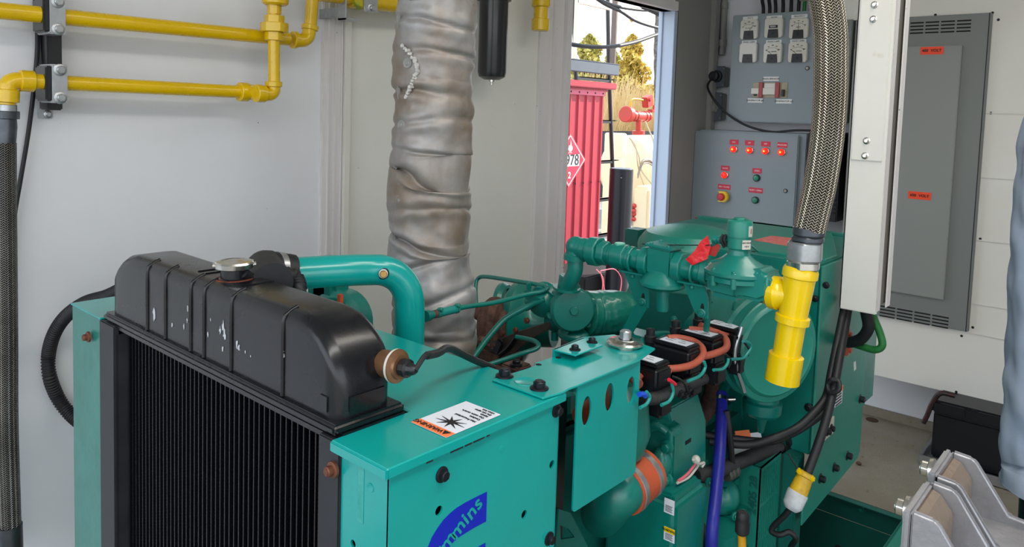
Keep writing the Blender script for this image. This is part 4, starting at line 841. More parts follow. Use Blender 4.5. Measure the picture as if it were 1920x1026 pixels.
# ------------------------------------------------------------------ coolant pipe
t = thing('coolant_pipe', 'turquoise coolant pipe curving from the radiator hose down behind the shroud', 'pipe', at(768, 640, y=.96))
pts = [at(535, 514, y=.735), at(580, 511, y=.775), at(640, 507.5, y=.83), at(690, 506, y=.88), at(722, 508, y=.91), at(748, 522, y=.935), at(764, 548, y=.95), at(768, 585, y=.955), at(767, 660, y=.955), at(766, 760, y=.955)]
rp = rad(58, pts[3]); G().tube(pts, rp, 28).obj('pipe', 'teal', t)
q = at(718, 512, y=.90); d = (CAM-q).normalized(); G().lathe(q+d*.012, V((.75, -.55, .1)), [(-.006, .0125), (.006, .0115), (.008, .009), (.012, .009)], 18).obj('sender_boss', 'boltblack', t)
G().lathe(q+d*.012, V((.75, -.55, .1)), [(.012, .0085), (.015, .0085)], 16).obj('white_washer', 'white', t)
G().hexa(q+d*.012+V((.75, -.55, .1)).normalized()*.015, V((.75, -.55, .1)), .013, .009).obj('brass_nut', mat('brass', '#a8824a', .35, .8), t)
q = at(641, 490, y=.83); G().hexa(q, (0, 0, 1), .011, .007).lathe(q+V((0, 0, -.012)), (0, 0, 1), [(0, .004), (.013, .004)], 10).obj('top_bolt', 'dkmetal', t)
t = thing('radiator_hose', 'black rubber hose with a worm clamp joining the radiator tank to the turquoise pipe', 'hose', pts[0])
hp = [V((-1.075, .655, 1.262)), at(496, 506, y=.695), at(515, 508, y=.715), at(546, 512, y=.745)]
G().tube(hp, rp*1.14, 26, wob=lambda w, v, s: .0004*math.sin(v*900)).obj('hose', 'rubber', t)
c = at(520, 509, y=.72); d = (hp[3]-hp[1]).normalized(); cl = G().lathe(c-d*.006, d, [(0, rp*1.16), (.0005, rp*1.19), (.0115, rp*1.19), (.012, rp*1.16)], 30, cap=False).obj('hose_clamp', 'zinc', t)
q = at(511, 491, y=.71); G().box(q, (.02, .012, .010), .002, Matrix.Rotation(1.1, 3, 'Y')).hexa(q+V((-.004, -.002, .004)), V((-.4, -.2, .8)), .008, .014).obj('clamp_screw', 'chrome', cl)
t = thing('thermostat_housing', 'green casting under the turquoise coolant pipe', 'casting', at(640, 590, y=1.0))
G().box(at(615, 565, y=.98), (.10, .05, .12), .01).box(at(615, 565, y=.98)+V((0, 0, -.5)), (.06, .05, 1.2), .01).lathe(at(650, 600, y=1.0), V((.3, -1, .1)), [(0, .07), (.04, .07), (.05, .055)], 30).obj('casting', 'green', t)
G().box(at(638, 567, y=.955), (.01, .01, .035), .001).obj('orange_tab', 'siloxane', t)
# ------------------------------------------------------------------ insulated exhaust
t = thing('exhaust_pipe', 'silvery wrinkled insulation blanket around the vertical exhaust pipe', 'exhaust pipe', (-1.3, 1.22, .9))
YX = 1.215
ed = [(748, 895, -60), (745, 894, 0), (742, 893, 55), (739, 890, 100), (737, 887, 150), (741, 885, 188), (736, 885, 240), (733, 884, 290), (738, 883, 318), (727, 883, 345), (727, 882, 385), (732, 880, 425), (733, 876, 450), (728, 878, 480), (733, 884, 525), (737, 892, 570), (736, 893, 610), (741, 893, 650), (746, 892, 700), (750, 890, 800)]
cen, rr_ = [], []
for a, b, py in ed: c = at((a+b)/2, py, y=YX); cen.append(c); rr_.append((b-a)/2*dep(c)/FPX*.985)
n = 14; cen.insert(0, V((cen[0].x+.01, cen[0].y, CEIL))); rr_.insert(0, rr_[0]); cs = smooth(cen, n); rs = [p.x for p in smooth([V((r, 0, 0)) for r in rr_], n)]
cre = [(at(815, py, y=YX).z, am, ph, dp) for py, am, ph, dp in ((50, .012, 1, .006), (108, .014, 2.2, .007), (175, .010, .4, .007), (232, .016, 3., .006), (290, .012, 1.2, .005), (335, .024, .9, .011), (400, .018, 2.4, .005), (455, .022, .6, .011), (500, .02, 3.4, .006), (560, .016, 4.2, .006), (620, .018, .2, .007))]
def wr(w, v, s):
    z = cs[min(len(cs)-1, int(round(s*(len(cs)-1))))].z; q = 0
    for zc, am, ph, dp in cre:
        zz = z-zc-am*math.sin(w+ph)-.006*noise.noise(V((w*1.5, zc*9, 0))); q -= dp*math.exp(-(zz/.0055)**2)*(.55+.45*math.sin(w*1.0+ph*2)); q += dp*.5*math.exp(-((abs(zz)-.016)/.012)**2)
    c, s_ = math.cos(w), math.sin(w)
    q += .007*noise.noise(V((c*1.3, s_*1.3, z*12)))+.003*noise.noise(V((c*2.6+3, s_*2.6, z*26)))+.001*noise.noise(V((c*6, s_*6, z*60)))
    return q
i_ = [0]
G().tube(cs, lambda s: rs[min(len(rs)-1, int(round(s*(len(rs)-1))))], 96, 0, wob=wr).obj('insulation_blanket', 'silver', t, sharp=180)
wm = mat('bleached_worn_cloth', '#c9c6c2', .8, var=.6, vscale=80, col2='#8f8c88')
def onex(px, py, k=1.0):
    """point on the blanket surface seen at this pixel"""
    a = at(px, py, y=YX); j = min(range(len(cs)), key=lambda i: abs(cs[i].z-a.z)); v = (a-CAM).normalized(); o = CAM-cs[j]; o.z = 0; vv = V((v.x, v.y, 0)); r = rs[j]*k
    A = vv.dot(vv); B = 2*o.dot(vv); C = o.dot(o)-r*r; D = max(0, B*B-4*A*C); return CAM+v*((-B-math.sqrt(D))/(2*A)), cs[j]
for px, py in ((763, 118), (751, 235), (748, 376)):
    p, c = onex(px, py, 1.02); d = (p-c); d.z = 0
    b = G().lathe(p-d.normalized()*.004, d, [(0, .0125), (.003, .0125), (.0042, .011), (.0032, .006), (.0055, .0035)], 24).obj('fastener_disc', 'greywall', t)
for px, py in ((748, 40), (748, 175), (741, 305), (739, 440)):
    p, c = onex(px, py, 1.03); d = (p-c); d.z = 0; G().box(p, (.008, .010, .032), .003, Matrix.Rotation(.2, 3, 'X')).obj('lacing_hook', 'greywall', t)
g = G(); rnd = random.Random(2)
for k in range(46):
    s = k/45; px = 752+30*math.sin(s*3.1)**.8 if s < .5 else 783-22*(s-.5)*2; py = 86+s*95
    p, c = onex(px, py, 1.035); g.ball(p+V((0, rnd.uniform(-.003, .003), rnd.uniform(-.003, .003))), .003+.003*rnd.random(), (1, 1, 1), 6)
g.obj('frayed_seam', wm, t)
# ================================================================== GAS TRAIN
YT = 1.40
def axl(p, q, prof, n=28):
    """prof: (fraction along p..q, radius m) pairs"""
    p, q = V(p), V(q); L = (q-p).length; return G().lathe(p, q-p, [(f*L, r) for f, r in prof], n)
tr = thing('gas_regulator_train', 'row of green painted gas fittings, valves and regulators above the engine', 'gas train', at(1250, 500, y=YT))
T = lambda px, py, dy=0: at(px, py, y=YT+dy)
u = rad(1, T(1180, 485))*2; ur = rad(1, T(1390, 520))*2      # metres per pixel left / right
axis = (T(1430, 545)-T(1100, 466)).normalized()
def seg(px0, py0, px1, py1, w0, w1=None, kind='c', name='nipple', m='green', bead=0):
    a, b = T(px0, py0), T(px1, py1); k = dep((a+b)/2)/FPX; r0, r1 = w0/2*k, (w1 or w0)/2*k
    g = G()
    if kind == 'h': g.hexa(a, (b-a).normalized(), r0*2*.93, (b-a).length, bev=.002, ang=.35)
    elif kind == 'o': g.hexa(a, (b-a).normalized(), r0*2*.96, (b-a).length, n=8, bev=.002, ang=.35)
    else: g.lathe(a, b-a, [(0, r0-.001), (.0015, r0), ((b-a).length-.0015, r1), ((b-a).length, r1-.001)], 28)
    return g.obj(name, m, tr)
# elbow turning down to the carburettor
c = T(1080, 463); e = G(); e.ball(c, 21*u, (1, 1, 1), 26); e.lathe(c, axis, [(0, 20*u), (18*u, 20.5*u), (20*u, 22*u), (30*u, 22*u), (31*u, 18*u)], 28)
dn = (at(1077, 500, y=YT-.0)-c).normalized(); e.lathe(c, dn, [(0, 19*u), (14*u, 20*u), (16*u, 23*u), (26*u, 23*u), (27*u, 18*u)], 28); e.obj('elbow', 'green', tr)
G().tube([c+dn*20*u, at(1078, 505, y=YT), at(1073, 520, y=YT), at(1064, 536, y=YT+.005)], 16*u, 22).obj('drop_pipe', 'green', tr)
seg(1090, 466, 1104, 469, 34, name='nipple'); seg(1100, 468, 1112, 470, 42, kind='o', name='union_end')
seg(1108, 470, 1126, 473, 54, kind='o', name='union_nut'); seg(1126, 473, 1140, 476, 44, kind='h', name='union_tail')
seg(1138, 476, 1150, 478, 34); 
seg(1147, 478, 1186, 485, 42, name='valve_body'); seg(1152, 479, 1176, 483, 47, kind='o', name='valve_hex')
q = T(1162, 462); G().lathe(q+V((0, 0, -.012)), (0, 0, 1), [(0, .010), (.012, .010), (.012, .0125), (.019, .0125), (.020, .011)], 8).obj('valve_plug', mat('pale_green_plug', '#5fae96', .35), tr)
seg(1180, 484, 1188, 486, 46, name='bead_ring'); seg(1186, 485, 1214, 491, 38)
for px, py, w in ((1189, 487, 46), (1305, 507, 50)):
    q = T(px, py); a, b, _ = frame_of(axis); r = w/2*dep(q)/FPX
    G().tube([q+(a*math.cos(k*math.pi/12)+b*math.sin(k*math.pi/12))*r for k in range(-2, 15)], .0032, 8, 2).obj('u_bolt', 'green', tr)
# first valve (square body, round diaphragm bowl below)
seg(1206, 489, 1222, 492, 56, kind='o', name='hex_end')
a, b = T(1222, 492), T(1268, 500); mid = (a+b)/2
rotx = Matrix((axis, axis.cross(V((0, 0, 1))).normalized()*-1, V((0, 0, 1)))).transposed()
G().box(mid+V((0, 0, .008)), ((b-a).length, .05, .058), .004, rotx).obj('valve_block', 'green', tr)
g = G().box(mid+V((0, 0, .040)), ((b-a).length+.006, .056, .006), .002, rotx)
for dx, dy in ((-1, -1), (1, -1), (-1, 1), (1, 1)): g.lathe(mid+V((0, 0, .042))+axis*dx*.02+V((0, dy*.02, 0)), (0, 0, 1), [(0, .004), (.004, .004)], 8)
g.obj('valve_lid', 'green', tr)
seg(1268, 500, 1284, 503, 58, kind='o', name='hex_end')
q = T(1243, 524); G().lathe(q+V((0, 0, -.014)), (0, 0, 1), [(-.006, .032), (0, .046), (.003, .050), (.009, .050), (.012, .046), (.022, .040), (.034, .028)], 40).obj('diaphragm_bowl', 'green', tr)
q = T(1243, 540); q2 = T(1242, 584); G().lathe(q2, q-q2, [(0, .003), (.001, .012), (.006, .0135), ((q-q2).length, .0135)], 24).obj('spring_tube', 'green', tr)
seg(1282, 503, 1322, 511, 40); seg(1318, 510, 1332, 513, 50, kind='h', name='union_nut')
# clamp brackets down to the engine
for i, (px, py, lx, ly, wx) in enumerate(((1192, 508, 1180, 606, 0), (1303, 528, 1315, 602, 0))):
    q = T(px, py); g = G(); g.bb(q+V((-.030, -.022, -.004)), q+V((.030, .022, 0)), .001)
    FB = FY(YT-.012); tl = fy([(px-22, py+2), (px+16, py+6), (px+24, py+32), (px+24, py+70), (px+6, py+66), (px-4, py+50)], YT-.012); g.plate(FB, tl, .004)
    if i == 0: g.plate(FB, fy([(1192, 572), (1212, 560), (1213, 580), (1186, 625), (1165, 622)], YT-.012), .004, .002)
    g.obj('bracket', 'green', tr)
    c2 = at(px+13, py+52, y=YT-.014); G().plate(FB, oval(c2.x, c2.z, .004, .012, 14), .0008, .0009).obj('bracket_slot', 'dark', tr)
    bolt(tr, c2+V((0, 0, -.008)), (0, -1, 0), .0055, 'green', True, .006); bolt(tr, q+V((0, -.012, -.006)), (0, 0, -1), .005, 'green', False, .008)
# second regulator: cast body, bell, solenoid head
body = G(); a, b = T(1326, 515), T(1428, 542)
oc = [(1322, 489), (1345, 488), (1375, 500), (1430, 508), (1442, 520), (1440, 560), (1420, 568), (1395, 562), (1370, 560), (1352, 546), (1330, 545), (1322, 540)]
body.plate(FY(YT-.034), fy(oc, YT-.034), .070, 0, .010, 3); body.box(T(1372, 528), (.075, .085, .06), .014, rotx, 3).obj('regulator_body', 'green', tr)
G().hexa(T(1428, 540), axis, 52*ur, 10*ur, 8, .002, .3).obj('outlet_hex', 'green', tr)
p = T(1383, 507); G().lathe(p+V((0, 0, -.008)), (0, 0, 1), [(0, .060), (.003, .0635), (.009, .0635), (.011, .060), (.020, .052), (.030, .034), (.040, .022), (.048, .0195), (.056, .0195)], 44).obj('bell', 'green', tr)
g = G().lathe(p+V((0, 0, -.020)), (0, 0, 1), [(0, .056), (.002, .060), (.010, .060), (.012, .058)], 40)
for k in range(8): w = k*math.pi/4+.3; c = p+V((.056*math.cos(w), .056*math.sin(w), -.014)); g.lathe(c, (0, 0, 1), [(-.012, .0065), (.017, .0065), (.018, .005)], 14); g.hexa(c+V((0, 0, .017)), (0, 0, 1), .009, .005)
g.obj('bolted_flange', 'green', tr)
q = at(1362, 520, y=YT-.040); G().lathe(q, (0, -1, 0), [(-.006, .010), (0, .010), (.004, .0095)], 20).hexa(q+V((0, -.003, 0)), (0, -1, 0), .010, .004).obj('test_plug', 'green', tr)
q = at(1437, 510, y=YT+.02); bolt(tr, q, (0, 0, 1), .006, 'green', True)
s0, s1 = T(1386, 467), T(1388, 414); kk = dep(s0)/FPX; L = (s1-s0).length; dv = (s1-s0).normalized()
sol = G().lathe(s0, dv, [(-.004, 17*kk), (0, 19*kk), (.003, 22*kk), (L*.40, 22.5*kk), (L*.41, 21.5*kk), (L*.44, 21.5*kk), (L*.45, 23.5*kk), (L*.92, 23.5*kk), (L, 22*kk), (L+.002, 18*kk)], 36).hexa(s1, dv, 22*kk, .006).lathe(s1, dv, [(0, 12*kk), (.003, 12*kk)], 20).obj('solenoid', 'green2', tr)
view = (CAM-s0); view.z = 0; view.normalize(); side = V((0, 0, 1)).cross(view)
for f, ww, hh, off, txt, ink in ((.22, 17, 17, .55, ('GAS VALVE', '115 V'), 'ink'), (.68, 9, 20, .92, ('1',), 'pumpred')):
    ang = off; d = view*math.cos(ang)+side*math.sin(ang); c = s0+dv*(L*f)+d*(23.9*kk); fr = FR(c, V((0, 0, 1)).cross(d), V((0, 0, 1)))
    o = G().plate(fr, rect(-ww/2*kk, -hh/2*kk, ww/2*kk, hh/2*kk), .002, .0006).obj('rating_label', 'offwhite', sol)
    gg = G()
    for i, s_ in enumerate(txt): gg.text(s_, fr, (0, hh*kk*(.22-i*.4) if len(txt) > 1 else 0), hh*kk*(.16 if len(txt) > 1 else .5), off=.0012)
    gg.obj('lettering', ink, o)
q = T(1360, 448); G().tube([T(1366, 452), q, T(1348, 450)], .008, 14).lathe(T(1348, 450), (-1, 0, 0), [(0, .006), (.003, .009), (.012, .009), (.014, .005)], 14).obj('conduit_fitting', 'green', tr)
G().tube([T(1362, 440, -.01), T(1358, 450, -.015), T(1364, 462, -.01)], .003, 8).tube([T(1356, 440, -.01), T(1352, 450, -.015), T(1358, 464, -.01)], .003, 8).obj('wire', 'rubber', tr)
G().tube([T(1347, 452), T(1334, 460), T(1322, 466)], .0035, 8).obj('nipple', 'green', tr)
FT = FR(T(1316, 472, -.02), V((.95, .3, 0)), V((.25, 0, 1))); kq = kk
tg = G().plate(FT, [(a*kq, b*kq) for a, b in ((-26, -20), (-10, -30), (14, -14), (14, 10), (2, 34), (-8, 20), (-14, 0))], .0015, 0, .0005).obj('red_warning_tag', mat('red_glossy_tag', '#d41f26', .3, bump=.5, bscale=40), tr)
o = G().plate(FR(T(1338, 466, .0), V((.95, .3, 0)), V((.25, 0, 1))), [(a*kq, b*kq) for a, b in ((-10, -14), (8, -16), (12, 6), (-4, 16))], .0015).obj('red_warning_tag', M['pumpred'], tr)
G().tube([at(1204, 457.5, y=YT+.02), at(1255, 459.5, y=YT), at(1330, 460, y=YT-.02)], .0012, 6).obj('tag_string', 'ink', tr)
tube2 = [at(1327, 545, y=YT+.02), at(1327, 590, y=YT+.03), at(1324, 620, y=YT+.04)]; G().tube(tube2, .0065, 12).obj('vent_tube', 'green', tr)
# ------------------------------------------------------------------ yellow tee and braided gas hose
t = thing('yellow_tee', 'bright yellow pipe tee with capped drip leg hanging from the braided gas hose', 'pipe fitting', at(1495, 560, y=YT))
A, B = at(1502, 503, y=YT), at(1466, 716, y=YT-.01); AB = (B-A); LT = AB.length; k = dep((A+B)/2)/FPX
f = lambda py: (py-503)/(716-503)
G().lathe(A, AB, [(f(p_)*LT, r*k) for p_, r in ((500, 26), (501, 29), (507, 32), (519, 32), (521, 29), (590, 26), (592, 31), (604, 31), (606, 26))], 40).obj('tee_body', 'yellow2', t)
G().lathe(A, AB, [(f(600)*LT, 25.5*k), (f(672)*LT, 25*k)], 36).obj('nipple', 'yellow2', t)
G().lathe(A, AB, [(f(664)*LT, 29*k), (f(665)*LT, 31.5*k), (f(715)*LT, 31.5*k), (f(716)*LT, 29*k)], 40).obj('end_cap', 'yellow2', t)
c = A+AB*f(556); o = at(1428, 544, y=YT+.004); dd = (o-c); Ld = dd.length
G().lathe(c, dd, [(0, 24*k), (Ld*.30, 25*k), (Ld*.44, 29*k), (Ld*.48, 32*k), (Ld*.68, 32*k), (Ld*.70, 29*k), (Ld*.71, 26*k)], 36).obj('side_branch', 'yellow2', t)
G().lathe(c, dd, [(Ld*.68, 24*k)]+[(Ld*(.72+i*.022), (25.0 if i % 2 else 23.8)*k) for i in range(12)]+[(Ld*1.06, 23*k)], 36).obj('threaded_nipple', mat('worn_yellow_thread', '#c9a84a', .4, .2, var=.7, vscale=50, col2='#a09080'), t)
t = thing('gas_supply_hose', 'large braided stainless hose rising from the yellow tee past the control cabinets', 'hose', A)
def hex2(py0, py1, w, px, m, name, lean=-.055, kind='h'):
    a, b = at(px-lean*(py0-(py0+py1)/2)*-1, py0, y=YT), at(px+lean*((py1-py0)/2)*1, py1, y=YT); d = a-b
    if kind == 'h': G().hexa(b, d.normalized(), w*k*.93, d.length, bev=.003, ang=.25).obj(name, m, t)
    else: G().lathe(b, d, [(0, w/2*k-.002), (.003, w/2*k), (d.length-.003, w/2*k), (d.length, w/2*k-.003)], 36).obj(name, m, t)
hex2(488, 505, 60, 1506, 'chrome', 'lower_hex'); hex2(453, 489, 64, 1509, 'zinc', 'union_hex'); hex2(442, 454, 59, 1515, 'dkmetal', 'thin_hex'); hex2(424, 443, 57, 1517, 'dkmetal', 'ferrule', kind='c')
hp = [(1518, 430), (1528.5, 385), (1538, 343), (1551, 257), (1557, 171), (1557.5, 110), (1557, 64), (1550, 10), (1540, -40), (1522, -100)]
pts = atl(hp, y=YT); pts.append(V((pts[-1].x-.06, YT+.02, CEIL))); wd = lambda s: 28.5*dep(pts[0])/FPX*(1+.04*math.sin(s*3))
G().tube(pts, wd, 48).obj('braided_hose', 'braid', t)
# ================================================================== ENGINE, LEFT SIDE
t = thing('turbocharger', 'rusty turbine housing with green compressor beside the insulated exhaust', 'turbocharger', at(950, 620, y=1.5))
def L3(px, py, y): return at(px, py, y=y)
c = L3(925, 610, 1.50); k = dep(c)/FPX; ax = V((.9, .35, .05)).normalized()
bm_ = lambda c, ax, R, r, n=40: [(math.cos(w)*r, R+math.sin(w)*r) for w in [i*2*math.pi/n for i in range(n)]]
G().lathe(c-ax*20*k, ax, [(0, 30*k), (4*k, 44*k), (14*k, 52*k), (26*k, 53*k), (36*k, 45*k), (40*k, 30*k), (48*k, 26*k)], 36).box(L3(915, 655, 1.5), (.07, .06, .08), .012).ball(L3(905, 585, 1.48), 22*k, (1, 1, .8)).obj('turbine_housing', 'rust', t)
g = G().box(L3(925, 690, 1.45), (.12, .07, .13), .012); 
for px, py in ((905, 640), (932, 650), (950, 675), (915, 690), (970, 668)): g.ball(L3(px, py, 1.43), 11*k, (1, 1, 1), 10)
g.obj('manifold', 'rust', t)
FB = FY(1.42); G().plate(FB, fy([(917, 660), (918, 642), (975, 620), (1030, 603), (1032, 616), (990, 640), (960, 668), (925, 678)], 1.42), .006, 0, .002).obj('support_plate', mat('dark_brown_steel', '#3c3a36', .5, .3, var=.6, vscale=20, col2='#5a4438'), t)
for px, py in ((944, 625), (968, 619), (989, 601)): bolt(t, L3(px, py, 1.413), (0, -1, 0), .007, 'rustbolt', False, .008)
G().box(L3(935, 650, 1.41), (.02, .01, .04), .003, Matrix.Rotation(.4, 3, 'Y')).tube([L3(938, 665, 1.41), L3(955, 650, 1.41), L3(968, 632, 1.41)], .006, 8).obj('clip', 'boltblack', t)
t = thing('compressor_cover', 'green round compressor housing behind the rusty turbocharger', 'compressor', L3(985, 600, 1.6))
c = L3(985, 606, 1.62); k = dep(c)/FPX
G().lathe(c-ax*34*k, ax, [(0, 30*k), (4*k, 62*k), (14*k, 76*k), (26*k, 78*k), (34*k, 70*k), (40*k, 58*k), (52*k, 46*k), (60*k, 42*k), (92*k, 40*k)], 44).obj('volute', 'green', t)
c2 = L3(945, 575, 1.72); G().lathe(c2-ax*10*k, ax, [(0, 10*k), (1*k, 47*k), (10*k, 49*k), (18*k, 44*k), (19*k, 38*k), (12*k, 34*k), (11*k, 5*k)], 36).obj('back_plate', 'green', t)
G().tube([L3(975, 545, 1.75), L3(1000, 548, 1.75), L3(1030, 560, 1.7)], 17*k, 18).obj('inlet_duct', 'green', t)
t = thing('carburettor', 'green mixer body with a round bolted cover at the centre of the gas pipework', 'carburettor', L3(1070, 580, 1.48))
c = L3(1075, 582, 1.42); k = dep(c)/FPX; nd = V((.75, -.65, .05)).normalized()
G().lathe(c-nd*30*k, nd, [(0, 40*k), (24*k, 43*k), (26*k, 42*k), (30*k, 41*k), (33*k, 38*k), (34*k, 20*k)], 44).hexa(c+nd*2*k, nd, 15*k, 8*k).obj('round_cover', 'green', t)
g = G().box(L3(1052, 582, 1.49), (.07, .07, .10), .012).ball(L3(1075, 628, 1.46), 26*k, (1.3, 1, .6)).box(L3(1050, 545, 1.48), (.085, .06, .012), .003)
for px, py in ((1040, 622), (1073, 630)): g.cyl(L3(px, py, 1.46), L3(px, py+16, 1.46), 7*k, n=16)
for w in range(6): q = w*math.pi/3+.3; a, b, _ = frame_of(nd); g.lathe(c-nd*22*k+(a*math.cos(q)+b*math.sin(q))*44*k, nd, [(0, 5*k), (12*k, 5*k)], 10)
g.obj('body', 'green', t)
c = L3(1012, 568, 1.44); d = (L3(1040, 545, 1.50)-L3(1005, 585, 1.42)).normalized(); G().lathe(L3(1008, 577, 1.42), d, [(0, 20*k), (2*k, 25*k), (22*k, 26*k), (24*k, 31*k), (44*k, 31*k), (50*k, 26*k)], 32).obj('governor_actuator', 'green', t)
G().hexa(L3(1064, 540, YT+.01), (c-c+V((.12, 0, .9))).normalized(), 36*k, .03, 8, .002).lathe(L3(1062, 543, YT+.01), V((.1, 0, 1)), [(0, 26*k), (.006, 26*k)], 24).obj('inlet_nut', 'green', t)
ys = [1.50, 1.53, 1.57, 1.62, 1.68]
pts = [L3(1095, 588, 1.50), L3(1115, 588, 1.53), L3(1145, 586, 1.57), L3(1172, 592, 1.62), L3(1195, 612, 1.68), L3(1205, 650, 1.7)]
o = G().tube(pts, 45*k, 60, 14, wob=lambda w, v, s: (.0012*noise.noise(V((w*2, v*60, 1)))-.003*abs(noise.noise(V((w*1.2+4, v*60+w*8, 0))))*(2 if .15 < s < .5 else .7))).obj('intake_hose', mat('green_painted_hose', '#0e7464', .3, bump=.5, bscale=22, coat=.3), None, sharp=180)
tag(o, 'wrinkled green intake hose curving between the mixer and the air cleaner', 'hose')
def tubing(lbl, pts, w, m='green', nm='fuel_line', grp=None):
    P_ = [at(a, b, y=c) for a, b, c in pts]; return tag(G().tube(P_, rad(w, P_[len(P_)//2]), 12).obj(nm, m), lbl, 'tube', grp)
o = tubing('thin green tube looping over the turbocharger from the turquoise coolant pipe', [(803, 592, 1.06), (835, 584, 1.12), (870, 576, 1.18), (930, 567, 1.28), (985, 553, 1.38), (1015, 547, 1.42), (1026, 541, 1.43), (1015, 535, 1.44), (960, 526, 1.46), (912, 519, 1.47), (897, 522, 1.47), (892, 536, 1.46), (893, 575, 1.44)], 8.5)
P_ = [at(803, 592, y=1.06), at(858, 579, y=1.155)]; d = P_[1]-P_[0]
g = G().lathe(P_[0]-d*.1, d, [(0, .012), (.01, .012), (.011, .0095), (.022, .0095)], 20); g.obj('pipe_stub', 'green', o)
G().lathe(P_[0]+d*.1, d, [(0, .0088), (.015, .0088)], 20).obj('brown_joint', 'rust', o)
g = G().lathe(P_[0]+d*.28, d, [(0, .009), (d.length*.72, .0088)], 20); g.obj('rubber_joint', mat('teal_painted_rubber', '#178a82', .4), o)
for f_ in (.32, .92): q = P_[0]+d*f_; G().hexa(q+V((0, 0, .008)), (1, .2, .2), .009, .012).lathe(q, d, [(0, .0098), (.006, .0098)], 20).obj('clamp', 'green2', o)
tubing('green tube dropping from the mixer to the lower left, under the other', [(1022, 562, 1.42), (1000, 570, 1.41), (975, 582, 1.39), (945, 600, 1.36), (918, 630, 1.32), (898, 656, 1.28), (880, 680, 1.24)], 11)
tubing('short green tube bent back in a hook below the compressor', [(968, 632, 1.38), (985, 635, 1.38), (1003, 640, 1.37), (1010, 648, 1.36), (1004, 655, 1.35), (985, 661, 1.33), (950, 673, 1.28), (905, 688, 1.22)], 9)
g = G().bb(L3(985, 545, 1.43), L3(985, 545, 1.43)+V((.012, .012, .02)), .003).ball(L3(992, 565, 1.42), .012).plate(FY(1.41), fy([(983, 545), (995, 543), (1002, 560), (996, 580), (986, 584)], 1.41), .008); tag(g.obj('tube_bracket', 'green'), 'small green bracket clamping the two thin tubes together', 'bracket')
tag(G().bb(L3(880, 710, 1.25)+V((-.1, 0, -.3)), L3(1000, 700, 1.35), .02).obj('exhaust_manifold', 'rust'), 'dark rusty manifold low between the shroud and the compressor', 'manifold')
bolt(tag(G().box(L3(968, 690, 1.24), (.05, .05, .02), .004).obj('manifold_flange', 'rust'), 'rusty flange with a black bolt below the hooked green tube', 'flange'), L3(968, 684, 1.23), (0, 0, 1), .008)
# ================================================================== AIR CLEANER
t = thing('air_cleaner', 'large green air cleaner canister with a round dished end behind the ignition coils', 'air cleaner', (-.85, 1.72, .95))
dA = V((.90, -.43, 0)).normalized(); eC = L3(1452, 656, 1.625); R_ = 99*dep(eC)/FPX; LA = .46; ca = eC-dA*LA
G().lathe(ca, dA, [(0, R_*.7), (.02, R_*.98), (LA-.055, R_*.98), (LA-.050, R_*1.03), (LA-.036, R_*1.03), (LA-.03, R_*.97), (LA-.002, R_*.95)], 56).obj('canister', 'green', t)
G().lathe(eC-dA*.004, dA, [(0, R_*.95), (.001, R_*1.0), (.005, R_*1.02), (.008, R_*1.0), (.010, R_*.9), (.014, R_*.88), (.018, R_*.84), (.016, R_*.78), (.013, R_*.5), (.012, .01)], 56).obj('end_cover', 'green2', t)
sd = V((0, 0, 1)).cross(dA).normalized(); q = eC+dA*.012
G().tube([q-sd*R_*.9+V((0, 0, R_*.55)), q-sd*R_*1.02+V((0, 0, 0)), q-sd*R_*.75-V((0, 0, R_*.7))], .004, 8).obj('clip_wire', 'zinc', t)
ce = L3(1430, 745, 1.70); k = dep(ce)/FPX
G().lathe(ce+V((0, 0, -.045)), (0, 0, 1), [(0, 8*k), (.004, 30*k), (.012, 35*k), (.036, 36*k), (.040, 30*k), (.20, 30*k)], 32).lathe(ce+V((0, 0, -.085)), (0, 0, 1), [(0, 5*k), (.04, 12*k)], 12).obj('dust_cup', 'green', t)
# flat mounting plates in front of the canister
yp = 1.60; F = FY(yp)
G().plate(F, fy([(1207, 541), (1300, 553), (1300, 700), (1190, 690), (1190, 600)], yp), .006, 0, .002).obj('mounting_plate', 'dkgreen', t)
G().plate(F, fy([(1298, 556), (1388, 582), (1404, 588), (1402, 700), (1298, 690)], yp), .006, -.004, .002).plate(F, fy([(1360, 582), (1381, 586), (1380, 640), (1360, 636)], yp), .004, .004).obj('strap_plate', 'dkgreen', t)
for px, py in ((1264, 600), (1376, 596)): bolt(t, L3(px, py, yp), (0, -1, 0), .006, 'green', True, .005)
G().tube([L3(1400, 540, 1.55), L3(1388, 552, 1.55), L3(1376, 572, 1.56), L3(1372, 592, 1.58)], .0025, 6).obj('wire_stay', 'green', t)
# dome behind
t = thing('domed_drum', 'green drum with a shallow domed lid standing behind the regulators', 'drum', (-1.1, 2.1, .6))
cdm = at(1295, 445, y=1.95); R_ = 97*dep(cdm)/FPX; zt = at(1295, 418, y=1.95+R_*.3).z
G().lathe((cdm.x, cdm.y, .6), (0, 0, 1), [(0, R_), (zt-.6-.075, R_), (zt-.6-.060, R_*1.01), (zt-.6-.045, R_*.985), (zt-.6-.02, R_*.85), (zt-.6-.005, R_*.5), (zt-.6, .02)], 64).obj('drum', 'green2', t)
q = at(1196, 450, y=2.0); G().bb(q+V((-.03, -.03, -.1)), q+V((.02, .03, .035)), .003).obj('lug_box', 'dkgreen', t)
